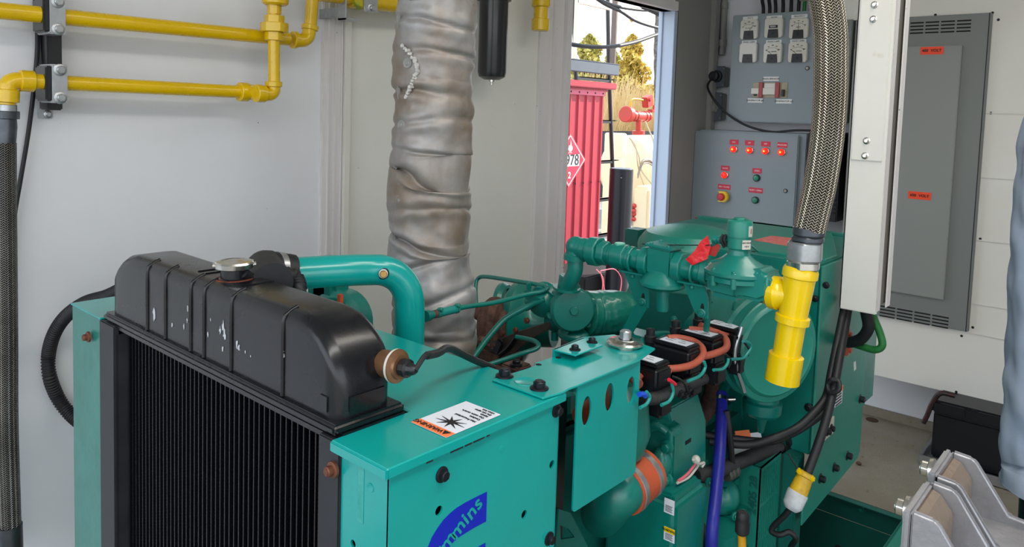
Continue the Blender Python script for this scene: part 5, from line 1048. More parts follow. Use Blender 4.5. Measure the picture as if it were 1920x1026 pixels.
# ================================================================== ALTERNATOR BOX
XA, YA0, YA1, ZA0, ZA1 = -.60, 1.83, 2.27, .60, at(1546, 497, x=-.60).z
t = thing('alternator', 'large green box-shaped alternator housing with bolted side panel behind the yellow tee', 'alternator', (-.95, 2.15, .5))
g = G(); g.bb((-.87, YA0, ZA0+.14), (XA-.004, YA1, ZA1), .004); g.bb((-1.2, 2.13, ZA0+.14), (XA-.01, YA1+.1, ZA1-.001), .004); g.obj('housing', 'green', t)
FSd = FX(XA); sp_l = [(YA0, .77), (YA0, ZA1-.003), (YA1, ZA1-.003), (YA1, ZA0), (1.785, ZA0-.06), (1.785, .72)]
yb_ = at(1612, 843, x=XA).y
G().plate(FSd, [(YA0-.002, ZA1-.002), (YA0-.002, .74), (1.79, .72), (1.79, ZA0-.02), (yb_-.02, ZA0+.005), (yb_, ZA0+.02), (yb_, ZA1-.002)], .006, .001, .002).obj('side_panel', 'green2', t)
G().bb((-1.1, 1.84, .3), (-.75, YA1-.1, ZA0+.16), .01).bb((-.658, at(1465, 850, x=-.66).y+.002, .1), (XA-.02, at(1465, 850, x=-.66).y+.05, ZA0+.14), .004).obj('lower_housing', 'dkgreen', t)
zt = ZA1+.006; G().plate(FZ(zt), fz([(1392, 443), (1422, 470), (1548, 486), (1570, 478), (1560, 436), (1430, 418), (1400, 415)], zt), .008, 0, .002).obj('lid', 'green2', t)
G().bb((-1.2, YA1+.08, ZA1-.02), (XA-.02, YA1+.12, ZA1+.006), .003).obj('back_rail', 'green2', t)
FP = FZ(zt+.001); G().plate(FP, fz([(1413, 450), (1446, 442), (1492, 447), (1484, 462)], zt+.001), .001).obj('red_plate', mat('faded_red_plate', '#b8504c', .45, var=.7, vscale=60, col2='#d8908a'), t)
for px, py in ((1413, 472), (1470, 479)): G().lathe(at(px, py, z=ZA1), (0, 0, 1), [(0, .006), (.001, .006)], 12).obj('screw_hole', 'dark', t)
for px, py in ((1523, 652), (1516, 764)): bolt(t, at(px, py, y=YA0-.001), (0, -1, 0), .006, 'boltblack', True, .005)
for px, py in ((1549, 535), (1528, 560)): bolt(t, at(px, py, y=YA0-.001), (0, -1, 0), .005, 'boltblack', True, .004)
for px, py in ((1612, 748), (1588, 854), (1563, 876), (1537, 897)): bolt(t, at(px, py, x=XA), (1, 0, 0), .008, 'boltblack', True, .012)
c = at(1571, 744, x=XA+.001); F = FX(XA+.001)
lb = G().plate(F, fx([(1562, 730), (1580, 722), (1578, 755), (1561, 767)], XA+.001), .0008, .0008).obj('safety_label', 'lbl', t)
G().plate(F, fx([(1562, 730), (1580, 722), (1579.6, 732), (1561.6, 740)], XA+.001), .0006, .0016).obj('orange_band', 'orangewarn', lb)
g = G()
for i in range(4): a, b = at(1565, 744+i*5.2, x=XA), at(1576, 738+i*5.2, x=XA); g.bb((XA+.0018, a.y, (a.z+b.z)/2-.0018), (XA+.0026, b.y, (a.z+b.z)/2+.0018))
g.obj('lettering', 'ink', lb)
c = at(1552, 805, x=XA); G().bb((XA, c.y-.045, c.z-.02), (XA+.004, c.y+.035, c.z+.025), .001).obj('pale_plate', 'offwhite', t)
for dy in (-.015, .012): bolt(t, (XA+.004, c.y+dy, c.z), (1, 0, 0), .007, 'boltblack', True, .008)
for py in (625, 655): c = at(1584, py, x=XA); G().box(c+V((.004, 0, 0)), (.014, .02, .03), .003).hexa(c+V((.008, 0, 0)), (1, 0, 0), .012, .01).obj('terminal_lug', 'boot', t)
G().plate(FX(XA+.001), fx([(1600, 680), (1604, 677), (1605, 692), (1601, 696)], XA+.001), .0004, .0006).obj('chipped_spot', 'white', t)
# ================================================================== ENGINE BLOCK AND FRONT
t = thing('engine_block', 'green engine block beneath the ignition coils and gas train', 'engine', (-1.0, 1.4, .25))
G().bb((-1.12, 1.07, .3), (-.84, 1.80, .94), .02).bb((-1.02, 1.16, .9), (-.86, 1.75, .99), .015).obj('block', 'dkgreen', t)
zc = 1.015; G().bb((-.98, 1.16, .95), (-.83, 1.74, zc), .015, 3).obj('valve_cover', 'green', t)
P_ = [at(1200, 645, y=1.33), at(1222, 630, y=1.38), at(1250, 627, y=1.45), at(1285, 630, y=1.5)]; G().tube(P_, rad(14, P_[1]), 14).obj('water_tube', 'green', t)
G().box(at(1215, 640, y=1.40), (.10, .06, .03), .006).obj('water_outlet', 'green', t)
P_ = [at(1330, 690, x=-.80), at(1338, 725, x=-.80), at(1325, 765, x=-.80), at(1295, 800, x=-.80)]; G().tube([P_[0], P_[1], P_[2], P_[3]], .022, 16).obj('wrapped_branch', 'rust', t)
P_ = [at(1358, 690, x=-.78), at(1362, 710, x=-.76), at(1356, 735, x=-.75), at(1353, 760, x=-.74)]; G().tube(P_, .012, 14).obj('bypass_elbow', 'green', t)
G().box(at(1385, 735, x=-.80), (.07, .07, .12), .01).obj('side_casting', 'green', t)
q = at(1300, 800, x=-.85); G().bb((-.86, 1.5, .45), (-.78, 1.85, .82), .02).obj('side_cover', 'dkgreen', t)
# ignition coils
def coil_proto():
    t = thing('ignition_coil', '', 'ignition coil', (0, 0, 0), 'ignition coils along the engine')
    G().bb((-.045, -.027, -.058), (.045, .027, -.006), .007, 3).bb((-.041, -.023, -.008), (.041, .023, .001), .003).obj('case', 'plastic', t)
    l = G().plate(FZ(.0015), rect(-.031, -.016, .031, .016, .001), .001).obj('label_sticker', 'lbl', t)
    g = G()
    for y in (.007, -.004): g.bb((-.024, y-.0006, .0015), (-.006, y+.0006, .0019)); g.bb((.006, y-.0006, .0015), (.022-.006*(y > 0), y+.0006, .0019))
    g.obj('lettering', 'ink', l)
    G().bb((.020, -.022, -.098), (.052, .022, -.052), .006).obj('connector', 'plastic', t)
    G().bb((-.068, -.012, -.032), (-.040, .012, -.012), .003).obj('terminal_arm', 'plastic', t)
    G().lathe((-.060, -.004, -.045), (0, 0, 1), [(0, .010), (.03, .010), (.032, .012), (.044, .012), (.046, .009), (.058, .009), (.059, .007)], 18).obj('spark_post', 'rubber', t)
    return t
def ctree(o):
    c = o.copy(); COL.objects.link(c)
    for ch in list(o.children):
        d = ch.copy(); COL.objects.link(d); d.parent = c
        for g_ in list(ch.children): e_ = g_.copy(); COL.objects.link(e_); e_.parent = d
    return c
cp = coil_proto(); ZC = 1.100
cl = [(1209, 671, 'black ignition coil half hidden by the slotted turquoise cover, nearest of the four'), (1269, 641, 'second black ignition coil from the slotted cover, with a black spark post'), (1315, 624, 'third black ignition coil, behind the longest salmon lead loop'), (1357, 609, 'black ignition coil farthest back, nearest the air cleaner')]
for i, (px, py, lbl) in enumerate(cl):
    o = cp if i == 0 else ctree(cp); o.location = at(px, py, z=ZC); o.rotation_euler = (0, 0, -.05); o['label'] = lbl
loops = [([(1196, 690, 1.075), (1215, 697, 1.07), (1235, 700, 1.07), (1250, 699, 1.07), (1255, 693, 1.075)], 'salmon ignition lead in front of the nearest coil'),
         ([(1252, 634, 1.10), (1275, 634, 1.10), (1300, 640, 1.095), (1316, 652, 1.09), (1317, 668, 1.08), (1300, 683, 1.07), (1275, 690, 1.068), (1248, 692, 1.068)], 'salmon ignition lead looping round the second coil'),
         ([(1292, 618, 1.10), (1318, 620, 1.10), (1345, 624, 1.095), (1361, 637, 1.09), (1361, 653, 1.08), (1343, 662, 1.075), (1320, 668, 1.07), (1308, 668, 1.07)], 'salmon ignition lead looping round the third coil'),
         ([(1313, 610, 1.10), (1328, 618, 1.09), (1355, 628, 1.085), (1380, 633, 1.08), (1394, 632, 1.08), (1394, 624, 1.085), (1386, 621, 1.09)], 'salmon ignition lead in front of the farthest coil')]
for pts, lbl in loops:
    P_ = [at(a, b, z=c) for a, b, c in pts]; tag(G().tube(P_, rad(13, P_[3]), 14).obj('ignition_lead', 'boot'), lbl, 'lead', 'salmon ignition leads')
# wiring harness under the coils
rnd = random.Random(4); g = G()
P_ = [at(1200, 748, x=-.66), at(1235, 746, x=-.655), at(1262, 734, x=-.655), at(1290, 722, x=-.66), at(1330, 706, x=-.70), at(1372, 694, x=-.74)]
h = tag(G().tube(P_, .011, 14, rib=.0008, ribp=.005).obj('wiring_harness', 'rubber'), 'black wiring harness with teal branch wires running under the ignition coils', 'wiring')
gr = [[(1200, 765), (1212, 758), (1218, 745), (1212, 735)], [(1240, 760), (1255, 752), (1262, 735), (1258, 715)], [(1290, 715), (1312, 705), (1322, 690), (1320, 678)], [(1338, 694), (1355, 692), (1364, 682), (1366, 672)], [(1372, 674), (1392, 672), (1402, 662), (1408, 650), (1403, 642), (1393, 640)]]
for w_ in gr: G().tube(atl(w_, x=-.640), .0032, 8).obj('teal_wire', mat('teal_wire', '#1a8f88', .4) if w_ is gr[0] else bpy.data.materials['teal_wire'], h)
for w_ in [[(1248, 712), (1258, 722), (1260, 740)], [(1318, 682), (1322, 694), (1316, 708)], [(1360, 664), (1370, 676), (1366, 690)], [(1395, 642), (1404, 655), (1402, 668)], [(1290, 735), (1285, 722), (1275, 712), (1262, 706)]]: G().tube(atl(w_, x=-.642), .0023, 6).obj('black_wire', 'rubber', h)
G().tube(atl([(1254, 712), (1260, 716), (1266, 721)], x=-.638), .0035, 8).obj('red_connector', mat('red_crimp', '#d8203c', .4), h)
G().tube(atl([(1198, 740), (1206, 739), (1210, 743)], x=-.640), .0045, 8).obj('blue_connector', mat('blue_crimp', '#1a4fd0', .4), h)
for q_ in ((1275, 738), (1284, 742), (1290, 730)): G().box(at(*q_, x=-.645), (.012, .016, .012), .003).obj('plug_block', 'plastic', h)
# gear housing with chamfered cover
t = thing('ignition_cabinet', 'green chamfered cover standing in front of the engine below the coils', 'cover', at(1268, 900, x=-.70))
XG = -.705; yg = at(1268, 823, x=XG).y
FG = FY(yg); z_ = lambda px, py: fy([(px, py)], yg)[0]
a, b, c, d = z_(1252, 768), z_(1268, 823), z_(1268, 1000), z_(1190, 1000); e = z_(1200, 762)
G().plate(FG, [e, a, b, c, d], .13, 0, .003, 2).obj('cover_box', 'green', t)
q = at(1290, 828, x=XG+.001); G().bb((XG, q.y-.012, q.z-.004), (XG+.002, q.y+.012, q.z+.004)).obj('slot', 'dark', t)
yl = at(1266, 960, x=-.66).y; A = at(1266, 948, y=yl)
t2 = thing('lower_gear_case', 'green lower case carrying a white sticker and a yellow warning sticker', 'casting', (A.x, yl, .3))
G().bb((A.x-.16, yl, .25), (A.x, yl+.14, A.z), .012, 3).bb((A.x-.15, yl+.01, A.z-.01), (A.x-.01, yl+.12, A.z+.012), .006).obj('case', 'green', t2)
for px, py, w, h_, kind in ((1255, 950, 17, 28, 0), (1255, 1003, 18, 26, 1)):
    c = at(px, py, y=yl); k = dep(c)/FPX; F = FY(yl)
    o = G().plate(F, rect(c.x-w*k/2*1.25, c.z-h_*k/2, c.x+w*k/2*1.25, c.z+h_*k/2), .0006, .0006).obj('sticker', 'lbl', t2)
    if kind: G().plate(F, rect(c.x-w*k/2*1.25, c.z+h_*k*.12, c.x+w*k/2*1.25, c.z+h_*k/2), .0004, .0010).obj('yellow_band', 'yellow2', o); G().text('WARNING', F, (c.x, c.z+h_*k*.31), h_*k*.17, off=.0016).obj('lettering', 'ink', o)
    g = G()
    for i in range(5): g.bb((c.x-w*k*.45, yl-.0014, c.z+h_*k*(.02-i*.095)), (c.x+w*k*(.42-.1*(i % 2)), yl-.0008, c.z+h_*k*(.045-i*.095)))
    g.obj('fine_print', 'ink', o)
t = thing('water_pump', 'green casting with bolts and ribbed plug beside the orange hose', 'pump', at(1235, 870, x=-.70))
c = at(1232, 868, y=yg-.02); k = dep(c)/FPX
g = G().plate(FY(yg-.03), fy([(1206, 805), (1222, 790), (1250, 800), (1262, 815), (1258, 935), (1236, 942), (1212, 925), (1206, 870)], yg-.03), .05, 0, .008, 3).ball(at(1240, 868, y=yg-.03), 20*k, (1, 1, 1.6)).tube([at(1215, 805, y=yg-.04), at(1235, 800, y=yg-.045), at(1250, 810, y=yg-.04)], 8*k, 12)
g.obj('casting', 'green', t)
for px, py in ((1251, 838), (1221, 861), (1251, 900), (1214, 925)): bolt(t, at(px, py, y=yg-.033), (0, -1, 0), .008, 'green', True, .010)
q = at(1197, 842, y=yg-.05); G().lathe(q, V((1, -.3, -.25)), [(i*.0032, .0105 if i % 2 else .0085) for i in range(9)], 20).obj('ribbed_plug', 'zinc', t)
P_ = [at(1128, 965, x=-.78), at(1142, 946, x=-.72), at(1160, 925, x=-.69), at(1185, 905, x=-.69), at(1212, 880, x=-.69)]; r = rad(94, P_[3])
t = thing('lower_radiator_hose', 'orange silicone hose with metal clamps on a green pipe under the slotted cover', 'hose', P_[3])
G().tube(P_[:3]+[P_[3]], r*.9, 28).obj('green_pipe', 'green', t)
G().tube([P_[2].lerp(P_[3], .25), P_[3], P_[3].lerp(P_[4], .9)], r, 32).obj('silicone_hose', 'siloxane', t)
d = (P_[3]-P_[2]).normalized(); d2 = (P_[4]-P_[3]).normalized()
for p_, dd_ in ((P_[2].lerp(P_[3], .55), d), (P_[3].lerp(P_[4], .6), d2)): G().lathe(p_-dd_*.006, dd_, [(0, r*1.0), (.0005, r*1.035), (.0115, r*1.035), (.012, r)], 36, cap=False).obj('hose_clamp', 'zinc', t)
t = thing('upper_bypass_hose', 'orange hose seen through the oval slots of the turquoise cover', 'hose', at(1120, 770, x=-.75))
G().tube([at(1092, 785, x=-.73), at(1110, 772, x=-.73), at(1145, 748, x=-.73), at(1180, 728, x=-.73), at(1197, 708, x=-.74)], .022, 24).obj('silicone_hose', 'siloxane', t)
c = at(1166, 790, x=-.71); tag(G().lathe(c+V((0, -.0, -.08)), (0, 0, 1), [(0, .015), (.02, .040), (.06, .052), (.12, .046), (.15, .02)], 36).obj('thermostat_bowl', 'green'), 'smooth green rounded bowl just behind the right edge of the slotted cover', 'casting')
tag(G().tube([at(1197, 700, z=1.08), at(1190, 712, z=1.07), at(1196, 722, z=1.065)], .011, 12).obj('short_lead', 'boot'), 'stub of salmon lead poking out at the top corner of the slotted cover', 'lead')
# blue hose
P_ = [at(1354, 738, x=-.73), at(1352, 800, x=-.70), at(1348, 870, x=-.67), at(1341, 940, x=-.65), at(1335, 1000, x=-.64), at(1332, 1080, x=-.64)]
t = tag(G().tube(P_, rad(22, P_[2]), 20).obj('blue_hose', 'blue'), 'dark blue hose running straight down the side of the engine', 'hose')
c = P_[0].lerp(P_[1], .12); G().lathe(c, P_[1]-P_[0], [(0, .0105), (.001, .0125), (.010, .0125), (.011, .0105)], 20, cap=False).hexa(c+V((.010, .008, -.004)), V((1, 1, .1)), .010, .018).obj('hose_clamp', 'chrome', t)
# lower right machinery: grille box, castings
XB = -.66; yb0 = at(1427, 878, x=XB).y; zb1 = at(1427, 878, x=XB).z; yb1 = at(1465, 850, x=XB).y
t = thing('slotted_guard', 'green guard box with a grid of slots in its side, low on the engine', 'guard', (XB, yb0, .3))
FB = FX(XB); y0, y1 = yb0, yb1; zz0 = .25; holes = [rect(y0, zz0, y1, zb1)]
ncol, nrow = 9, 6; hh = .088
for i in range(ncol):
    for j in range(nrow):
        a = y0+.012+i*(y1-y0-.018)/ncol; z1_ = zb1-.012-j*hh; holes.append(rect(a, z1_-hh+.008, a+(y1-y0-.018)/ncol*.62, z1_))
g = G().holes(FB, holes, .003); g.bb((XB-.14, y0, zz0), (XB, y0+.003, zb1)); g.bb((XB-.14, y0, zb1-.003), (XB, y1, zb1)); g.obj('guard_box', 'green2', t)
G().bb((XB-.12, y0+.01, zz0), (XB-.02, y1, zb1-.01)).obj('dark_interior', 'dark', t)
FG2 = FY(y0); q = fy([(1412, 935)], y0)[0]; G().text('28', FG2, (q[0], q[1]+.04), .02, off=.0015, bold=.0008, rot=math.pi/2).text('2405', FG2, (q[0], q[1]-.01), .02, off=.0015, bold=.0008, rot=math.pi/2).obj('cast_number', 'dkgreen', t)
t = thing('starter_casting', 'green lumpy casting with a round boss left of the slotted guard', 'casting', at(1360, 1000, x=-.70))
g = G(); XC = -.70
g.ball(at(1350, 928, x=XC-.03), .045, (1, 1, 1), 24).box(at(1372, 972, x=XC-.01), (.08, .10, .05), .008, Matrix.Rotation(.25, 3, 'Z')).box(at(1365, 1040, x=XC-.01), (.08, .11, .05), .008, Matrix.Rotation(.25, 3, 'Z')).cyl(at(1348, 990, x=XC), at(1350, 1040, x=XC), .04, n=28).box(at(1355, 905, x=XC-.03), (.05, .1, .04), .012).bb((-.86, 1.40, .25), (-.74, 1.75, .66), .02)
g.obj('casting', 'green', t)
for px, py in ((1330, 905), (1378, 968), (1392, 962)): bolt(t, at(px, py, x=XC+.02), (1, -.4, 0), .006, 'green', True, .006)
a, b = at(1362, 893, x=-.69), at(1394, 868, x=-.69); d = b-a
t = tag(G().lathe(a, d, [(0, .010), (.004, .014), (.01, .014), (.012, .011), (.016, .015), (.026, .015), (.028, .011), (.032, .016), (.040, .016)], 24).obj('sensor_plug', mat('olive_connector', '#3c4038', .5)), 'round olive cable connector above the green castings', 'connector')
G().tube([a+d*.9, at(1405, 862, x=-.69), at(1418, 856, x=-.69)], .004, 8).obj('white_wire', 'offwhite', t)
# dipstick
c = at(1391, 985, y=1.15); k = dep(c)/FPX
t = thing('dipstick', 'yellow tube topped with a black dipstick handle at the bottom edge', 'dipstick', c)
G().lathe(at(1391, 1000, y=1.15), (0, 0, 1), [(-.002, 9*k), (.002, 13*k), (.018, 13.5*k), (.022, 12*k), (.024, 12.5*k), (.032, 12*k), (.036, 9*k)], 24).obj('handle', 'rubber', t)
G().cyl(at(1392, 1050, y=1.15), at(1391, 1000, y=1.15), 7.5*k, n=20).obj('tube', mat('ochre_tube', '#c99012', .4), t)
# pink wires and small pair of leads
t = tag(G().tube(atl([(1308, 865), (1300, 875), (1288, 890), (1272, 902)], x=-.68), .0028, 8).obj('pink_wires', 'pink'), 'pink and white wires hanging beside the green chamfered cover', 'wire')
G().tube(atl([(1312, 868), (1304, 880), (1290, 896), (1270, 906)], x=-.68), .0028, 8).ball(at(1305, 862, x=-.68), .009).tube(atl([(1300, 862), (1310, 870), (1320, 868), (1316, 876)], x=-.675), .0028, 8).obj('white_wire', 'offwhite', t)
for lbl, pts, r in (('black corrugated cable loom rising at the lower left of the blue hose', [(1275, 968), (1300, 975), (1318, 995), (1330, 1040)], .010), ('short black cable curl at the bottom edge below the stickers', [(1262, 1060), (1266, 1020), (1280, 1005), (1296, 1020), (1305, 1050)], .008)):
    tag(G().tube(atl(pts, x=-.69), r, 12, rib=.0006, ribp=.005).obj('cable_loom', 'rubber'), lbl, 'cable')
tag(G().bb((-.80, 1.42, .55), (-.705, 1.52, .80), .01).obj('relay_box', 'green'), 'narrow green box behind the chamfered cover', 'box')
# ================================================================== WHITE POST AND ITS CABLES
yq = 1.9; t = thing('cable_trough', 'white steel channel post hanging in front of the breaker panel', 'post', at(1610, 580, y=yq))
xl, xr = at(1573, 580, y=yq).x, at(1643, 588, y=yq).x; zb_ = at(1573, 578, y=yq).z; w_ = xr-xl
G().bb((xl, yq, zb_), (xr, yq+.005, CEIL), .002).bb((xl, yq, zb_), (xl+.005, yq+.07, CEIL), .002).obj('web', 'whiteboard', t)
G().bb((xr-.005, yq, zb_+.005), (xr, yq+.030, CEIL), .002).obj('front_lip', 'trim', t)
y3 = yq+.10; xf0, xf1 = at(1651, 570, y=y3).x, at(1668, 570, y=y3).x; zf = at(1660, 572, y=y3).z
G().bb((xf0, y3, zf), (xf1, y3+.004, CEIL), .0015).bb((xf1-.003, y3-.03, zf), (xf1, y3, CEIL), .001).obj('back_flange', 'trim', t)
G().bb((xr-.004, yq+.03, zf+.01), (xf0+.002, y3, CEIL)).obj('inner_face', mat('shaded_channel_steel', '#6b6660', .55), t)  # brown grey colour stands in for the shade inside the white channel
zp = at(1600, 300, y=yq).z; G().bb((xl+.006, yq-.004, zp), (xr-.009, yq, CEIL), .0015).obj('splice_plate', 'whiteboard', t)
for px, py in ((1640, 9), (1637.5, 36), (1625, 264), (1622, 292)): bolt(t, at(px, py, y=yq-.004), (0, -1, 0), .005, 'chrome', True, .005)
CB = lambda pts, r, lbl, m='rubber', nm='power_cable', xs=None: tag(G().tube([at(a, b, y=c) for a, b, c in pts], r, 12).obj(nm, m), lbl, 'cable')
c1 = CB([(1590, 560, 1.97), (1582, 596, 1.92), (1573, 640, 1.87), (1564, 690, 1.83), (1560, 730, 1.80), (1545, 770, 1.76), (1515, 795, 1.72), (1480, 815, 1.68), (1440, 828, 1.64), (1380, 824, 1.60), (1320, 815, 1.56)], .009, 'black cable from the white post sweeping left under the air cleaner')
c1b = CB([(1586, 560, 1.96), (1579, 596, 1.91), (1568, 650, 1.85), (1558, 700, 1.81), (1548, 745, 1.77), (1520, 780, 1.72), (1490, 805, 1.68), (1450, 822, 1.63), (1400, 834, 1.60), (1330, 828, 1.56)], .009, 'second black cable beside it, sweeping from the white post to the blue hose')
c2 = CB([(1594, 560, 1.96), (1587, 600, 1.92), (1576, 660, 1.84), (1566, 715, 1.79), (1556, 760, 1.75), (1545, 800, 1.72), (1530, 845, 1.69), (1513, 890, 1.66)], .010, 'black cord falling from the white post to the yellow plug')
tag(G().tube([at(1560, 712, y=1.77), at(1572, 716, y=1.77), at(1572, 732, y=1.76), at(1556, 736, y=1.76), at(1552, 722, y=1.77), at(1560, 712, y=1.77)], .006, 10).obj('cable_knot', 'rubber'), 'loop of black cable tying the hanging cables together', 'cable tie')
CB([(1618, 560, 1.93), (1625, 590, 1.95), (1628, 615, 1.96), (1615, 635, 1.97), (1595, 642, 1.98), (1582, 640, 2.0)], .014, 'thick black cable bent from the white post into the alternator side')
CB([(1628, 560, 1.94), (1636, 590, 1.97), (1650, 625, 1.98), (1654, 648, 1.98), (1640, 656, 1.98), (1610, 648, 1.99), (1583, 640, 2.03)], .009, 'green cable bent from the white post into the alternator side', 'greenwire')
P_ = [at(1300, 893, x=-.70), at(1340, 885, x=-.70), at(1400, 860, x=-.69), at(1450, 842, x=-.68), at(1478, 832, x=-.68)]
o = tag(G().tube(P_, rad(26, P_[2]), 18, rib=.0010, ribp=.006).obj('cable_loom', 'rubber'), 'thick corrugated black loom crossing behind the blue hose', 'cable')
G().tube([at(1470, 815, x=-.66), at(1480, 830, x=-.655), at(1478, 850, x=-.66)], .008, 8).bb(at(1471, 880, x=-.66), at(1478, 835, x=-.655)).obj('strap', 'rubber', o)
tag(G().tube([at(1362, 770, x=-.70), at(1368, 820, x=-.69), at(1374, 880, x=-.69)], .0075, 10).obj('strap_cable', 'rubber'), 'short black cable crossing down behind the blue hose', 'cable')
# label on the dark frame under the cables
t = tag(G().plate(FR(at(1395, 832, x=-.72), V((.5, .8, 0)), V((-.4, .2, .9))), rect(-.045, -.022, .05, .022), .002, .004).obj('frame_label', 'lbl'), 'white label with orange end under the black cables', 'label')
G().plate(FR(at(1395, 832, x=-.72), V((.5, .8, 0)), V((-.4, .2, .9))), rect(-.02, .012, .02, .030), .002, .005).obj('orange_end', 'orangewarn', t)
# plug
a, b = at(1513, 886, y=1.655), at(1484, 952, y=1.62); d = b-a; L = d.length; k = dep(a)/FPX
t = thing('cord_plug', 'yellow and white round twist-lock plug hanging on the black cord', 'plug', a)
G().lathe(a, d, [(0, 12*k), (.002, 17*k), (L*.12, 18*k), (L*.14, 15*k), (L*.30, 16*k), (L*.56, 17*k)], 26).obj('yellow_body', mat('dirty_yellow_plug', '#d9b020', .45, var=.6, vscale=40, col2='#8a6a2c'), t)
g = G(); aa, bb_, _ = frame_of(d)
for w in (0, 1.6, 3.2, 4.8): g.box(a+d*.07+(aa*math.cos(w)+bb_*math.sin(w))*17*k, (.010, .010, .012), .003)
g.obj('yellow_clamp', 'yellow2', t)
G().lathe(a, d, [(L*.56, 18*k), (L*.60, 19*k), (L*.93, 18*k), (L, 15*k), (L*1.06, 11*k)], 26).obj('white_body', mat('dirty_white_plug', '#c9ccd0', .5, var=.6, vscale=40, col2='#8d8f90'), t)
CB([(1483, 952, 1.62), (1470, 968, 1.62), (1452, 985, 1.62), (1447, 997, 1.62), (1462, 1003, 1.62), (1480, 998, 1.63), (1492, 1010, 1.64), (1484, 1024, 1.66), (1474, 1050, 1.66)], .0065, 'black cord looping below the white end of the plug')
CB([(1478, 850, 1.66), (1490, 870, 1.66), (1502, 890, 1.66)], .0018, 'fine black string running to the yellow plug', nm='string')
# ================================================================== SKID AND FLOOR ITEMS
zk = .30
pa, pb = at(1500, 905, z=zk), at(1705, 968, z=zk); ys_ = (pa.y+pb.y)/2
t = thing('skid_cross_member', 'dark green steel cross member on the floor behind the plug', 'beam', (-.6, ys_, 0))
G().bb((-1.3, ys_-.006, zk-.075), (-.10, ys_, zk), .002).bb((-1.3, ys_-.006, 0), (-.10, ys_-.012, zk-.075)).bb((-1.3, ys_-.03, zk-.004), (-.10, ys_, zk), .001).obj('beam', 'dkgreen', t)
for px, py in ((1615, 955),): bolt(t, at(px, py, y=ys_-.008), (0, -1, 0), .007, 'green', True)
a = at(1696, 971, z=.42); b = at(1652, 1026, z=.42); xk = (a.x+b.x)/2
t = thing('skid_rail', 'green steel rail edge running toward the aluminium bracket at the bottom right', 'beam', (xk, 1.5, 0))
G().bb((xk, .9, 0), (xk+.01, ys_-.04, .42), .002).bb((xk, .9, .412), (xk+.12, ys_-.04, .42), .002).obj('rail', 'green2', t)
t = tag(G().bb((-1.25, 1.9, .0), (xk-.03, ys_-.03, .05), .01).obj('drip_tray', 'rubber'), 'dark oily tray on the floor between the skid beams', 'tray')
tag(G().tube([at(1500, 985, z=.12), at(1540, 990, z=.12), at(1565, 1003, z=.12), at(1572, 1020, z=.12), at(1570, 1050, z=.12)], .012, 10).obj('drain_hose', 'rubber'), 'black hose curving over the dark tray at the bottom edge', 'hose')
tag(G().bb((-1.35, .9, .0), (-1.25, 2.6, .28), .004).bb((-.74, .9, .0), (-.70, 1.75, .25), .004).obj('base_rail', 'dkgreen'), 'dark green base rails under the generator', 'beam')
c = at(1635, 788, z=0); tag(G().lathe(c, (0, 0, 1), [(0, .03), (.003, .03)], 20).obj('floor_plug', mat('rusty_floor_plug', '#4a3228', .8)), 'small rusty plug in the floor near the end wall', 'plug')
c = at(1610, 872, z=0); tag(G().ball(c+V((0, 0, .008)), .013, (1, .8, .6), 10).obj('pebble', 'rust'), 'small brown pebble on the beige floor', 'pebble')
# ------------------------------------------------------------------ aluminium bracket
XB2 = -.185
P0 = at(1712, 949, x=XB2); P1 = at(1787, 856, x=XB2); zt2 = (P0.z+P1.z)/2
t = thing('aluminium_bracket', 'ribbed cast aluminium bracket in the bottom right corner', 'bracket', (XB2, P0.y, zt2-.2))
y0, y1 = P0.y, P1.y; k = dep(P0)/FPX
ee = at(1892, 968, y=y1); XE, ZE = ee.x, ee.z
ribs = [y0, at(1748, 914, x=XB2).y, at(1757, 890, x=XB2).y, y1]
g = G().bb((XB2-.010, y0, zt2-.25), (XB2, ribs[1]+.004, zt2-.002), .003).bb((XB2-.010, ribs[2], zt2-.25), (XB2, y1, zt2+.002), .003).bb((XB2-.012, y0, zt2-.30), (XB2-.002, y1, zt2-.045), .003)
g.bb((XB2-.012, y0, zt2-.30), (XB2+.34, y1+.02, ZE-.012), .006); g.bb((XE+.03, y0-.02, zt2-.30), (XE+.30, y1+.03, ZE-.002), .008)
g.obj('plate_and_base', 'alu', t)
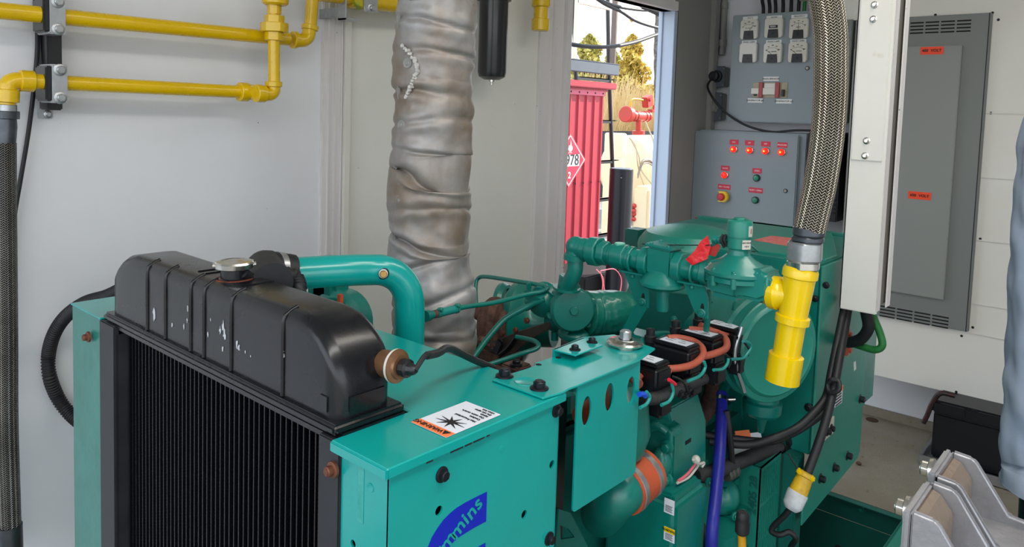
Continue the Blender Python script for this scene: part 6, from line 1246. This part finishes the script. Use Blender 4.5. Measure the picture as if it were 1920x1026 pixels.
for yy in ribs:
    q = G(); s_ = .022; q.plate(FY(yy), [(XB2-.002, zt2-.25), (XB2-.002, zt2), (XB2+s_, zt2-.002), (XB2+s_+.006, zt2-.007), (XE, ZE), (XE+.05, ZE-.004), (XE+.05, zt2-.25)], .009, 0, .003, 3); q.obj('rib', 'alu', t)
wb = (ribs[1]-ribs[0])*.9
for y_ in ((ribs[0]+ribs[1])/2+.004, (ribs[2]+ribs[3])/2+.004): G().plate(FY(y_-.5*wb), [(XB2-.001, zt2-.006), (XB2+.010, zt2-.010), (XB2+.024, zt2-.028), (XB2+.024, zt2-.12), (XB2-.001, zt2-.12)], wb, 0, .003).obj('web_block', 'wood', t)
for px, py in ((1702, 955), (1747, 882)): bolt(t, at(px, py, x=XB2-.012), (-1, 0, 0), .009, 'chrome', True, .010)
# ------------------------------------------------------------------ second insulated pipe, right edge
t = thing('insulated_duct', 'blue-grey wrinkled cloth insulation sleeve at the right edge', 'duct', (-.12, 1.75, .8))
yd = 1.75; ed = [(1945, 120), (1932, 200), (1916, 245), (1908, 300), (1906, 320), (1900, 380), (1896, 450), (1886, 540), (1884, 620), (1881, 700), (1878, 770), (1874, 815), (1872, 832), (1877, 850), (1880, 875), (1873, 905), (1870, 915)]
wpx = 150; cen, rr_ = [], []
for px, py in ed:
    a = at(px, py, y=yd); c = at(px+wpx*.5, py+8, y=yd); cen.append(c); rr_.append((c-a).length)
cs2 = smooth([V((cen[0].x+.02, yd, CEIL))]+cen, 8); rs2 = [p.x for p in smooth([V((rr_[0], 0, 0))]+[V((r, 0, 0)) for r in rr_], 8)]
def wr2(w, v, s):
    c, s_ = math.cos(w), math.sin(w); q = .009*noise.noise(V((c*1.5, s_*1.5, v*7)))+.004*noise.noise(V((c*3, s_*3, v*22)))
    q -= .010*math.exp(-((s-.83-.01*math.sin(w*2))/.008)**2); q += .004*math.sin(v*70+w*2)*noise.noise(V((c, s_, v*5))); return q
G().tube(cs2, lambda s: rs2[min(len(rs2)-1, int(round(s*(len(rs2)-1))))], 80, 0, wob=wr2).obj('insulation_sleeve', 'bluecloth', t, sharp=180)
G().tube([cs2[-1]+V((0, 0, .02)), cs2[-1]+V((.02, 0, -.8))], .03, 24, 0).obj('inner_pipe', 'black', t)
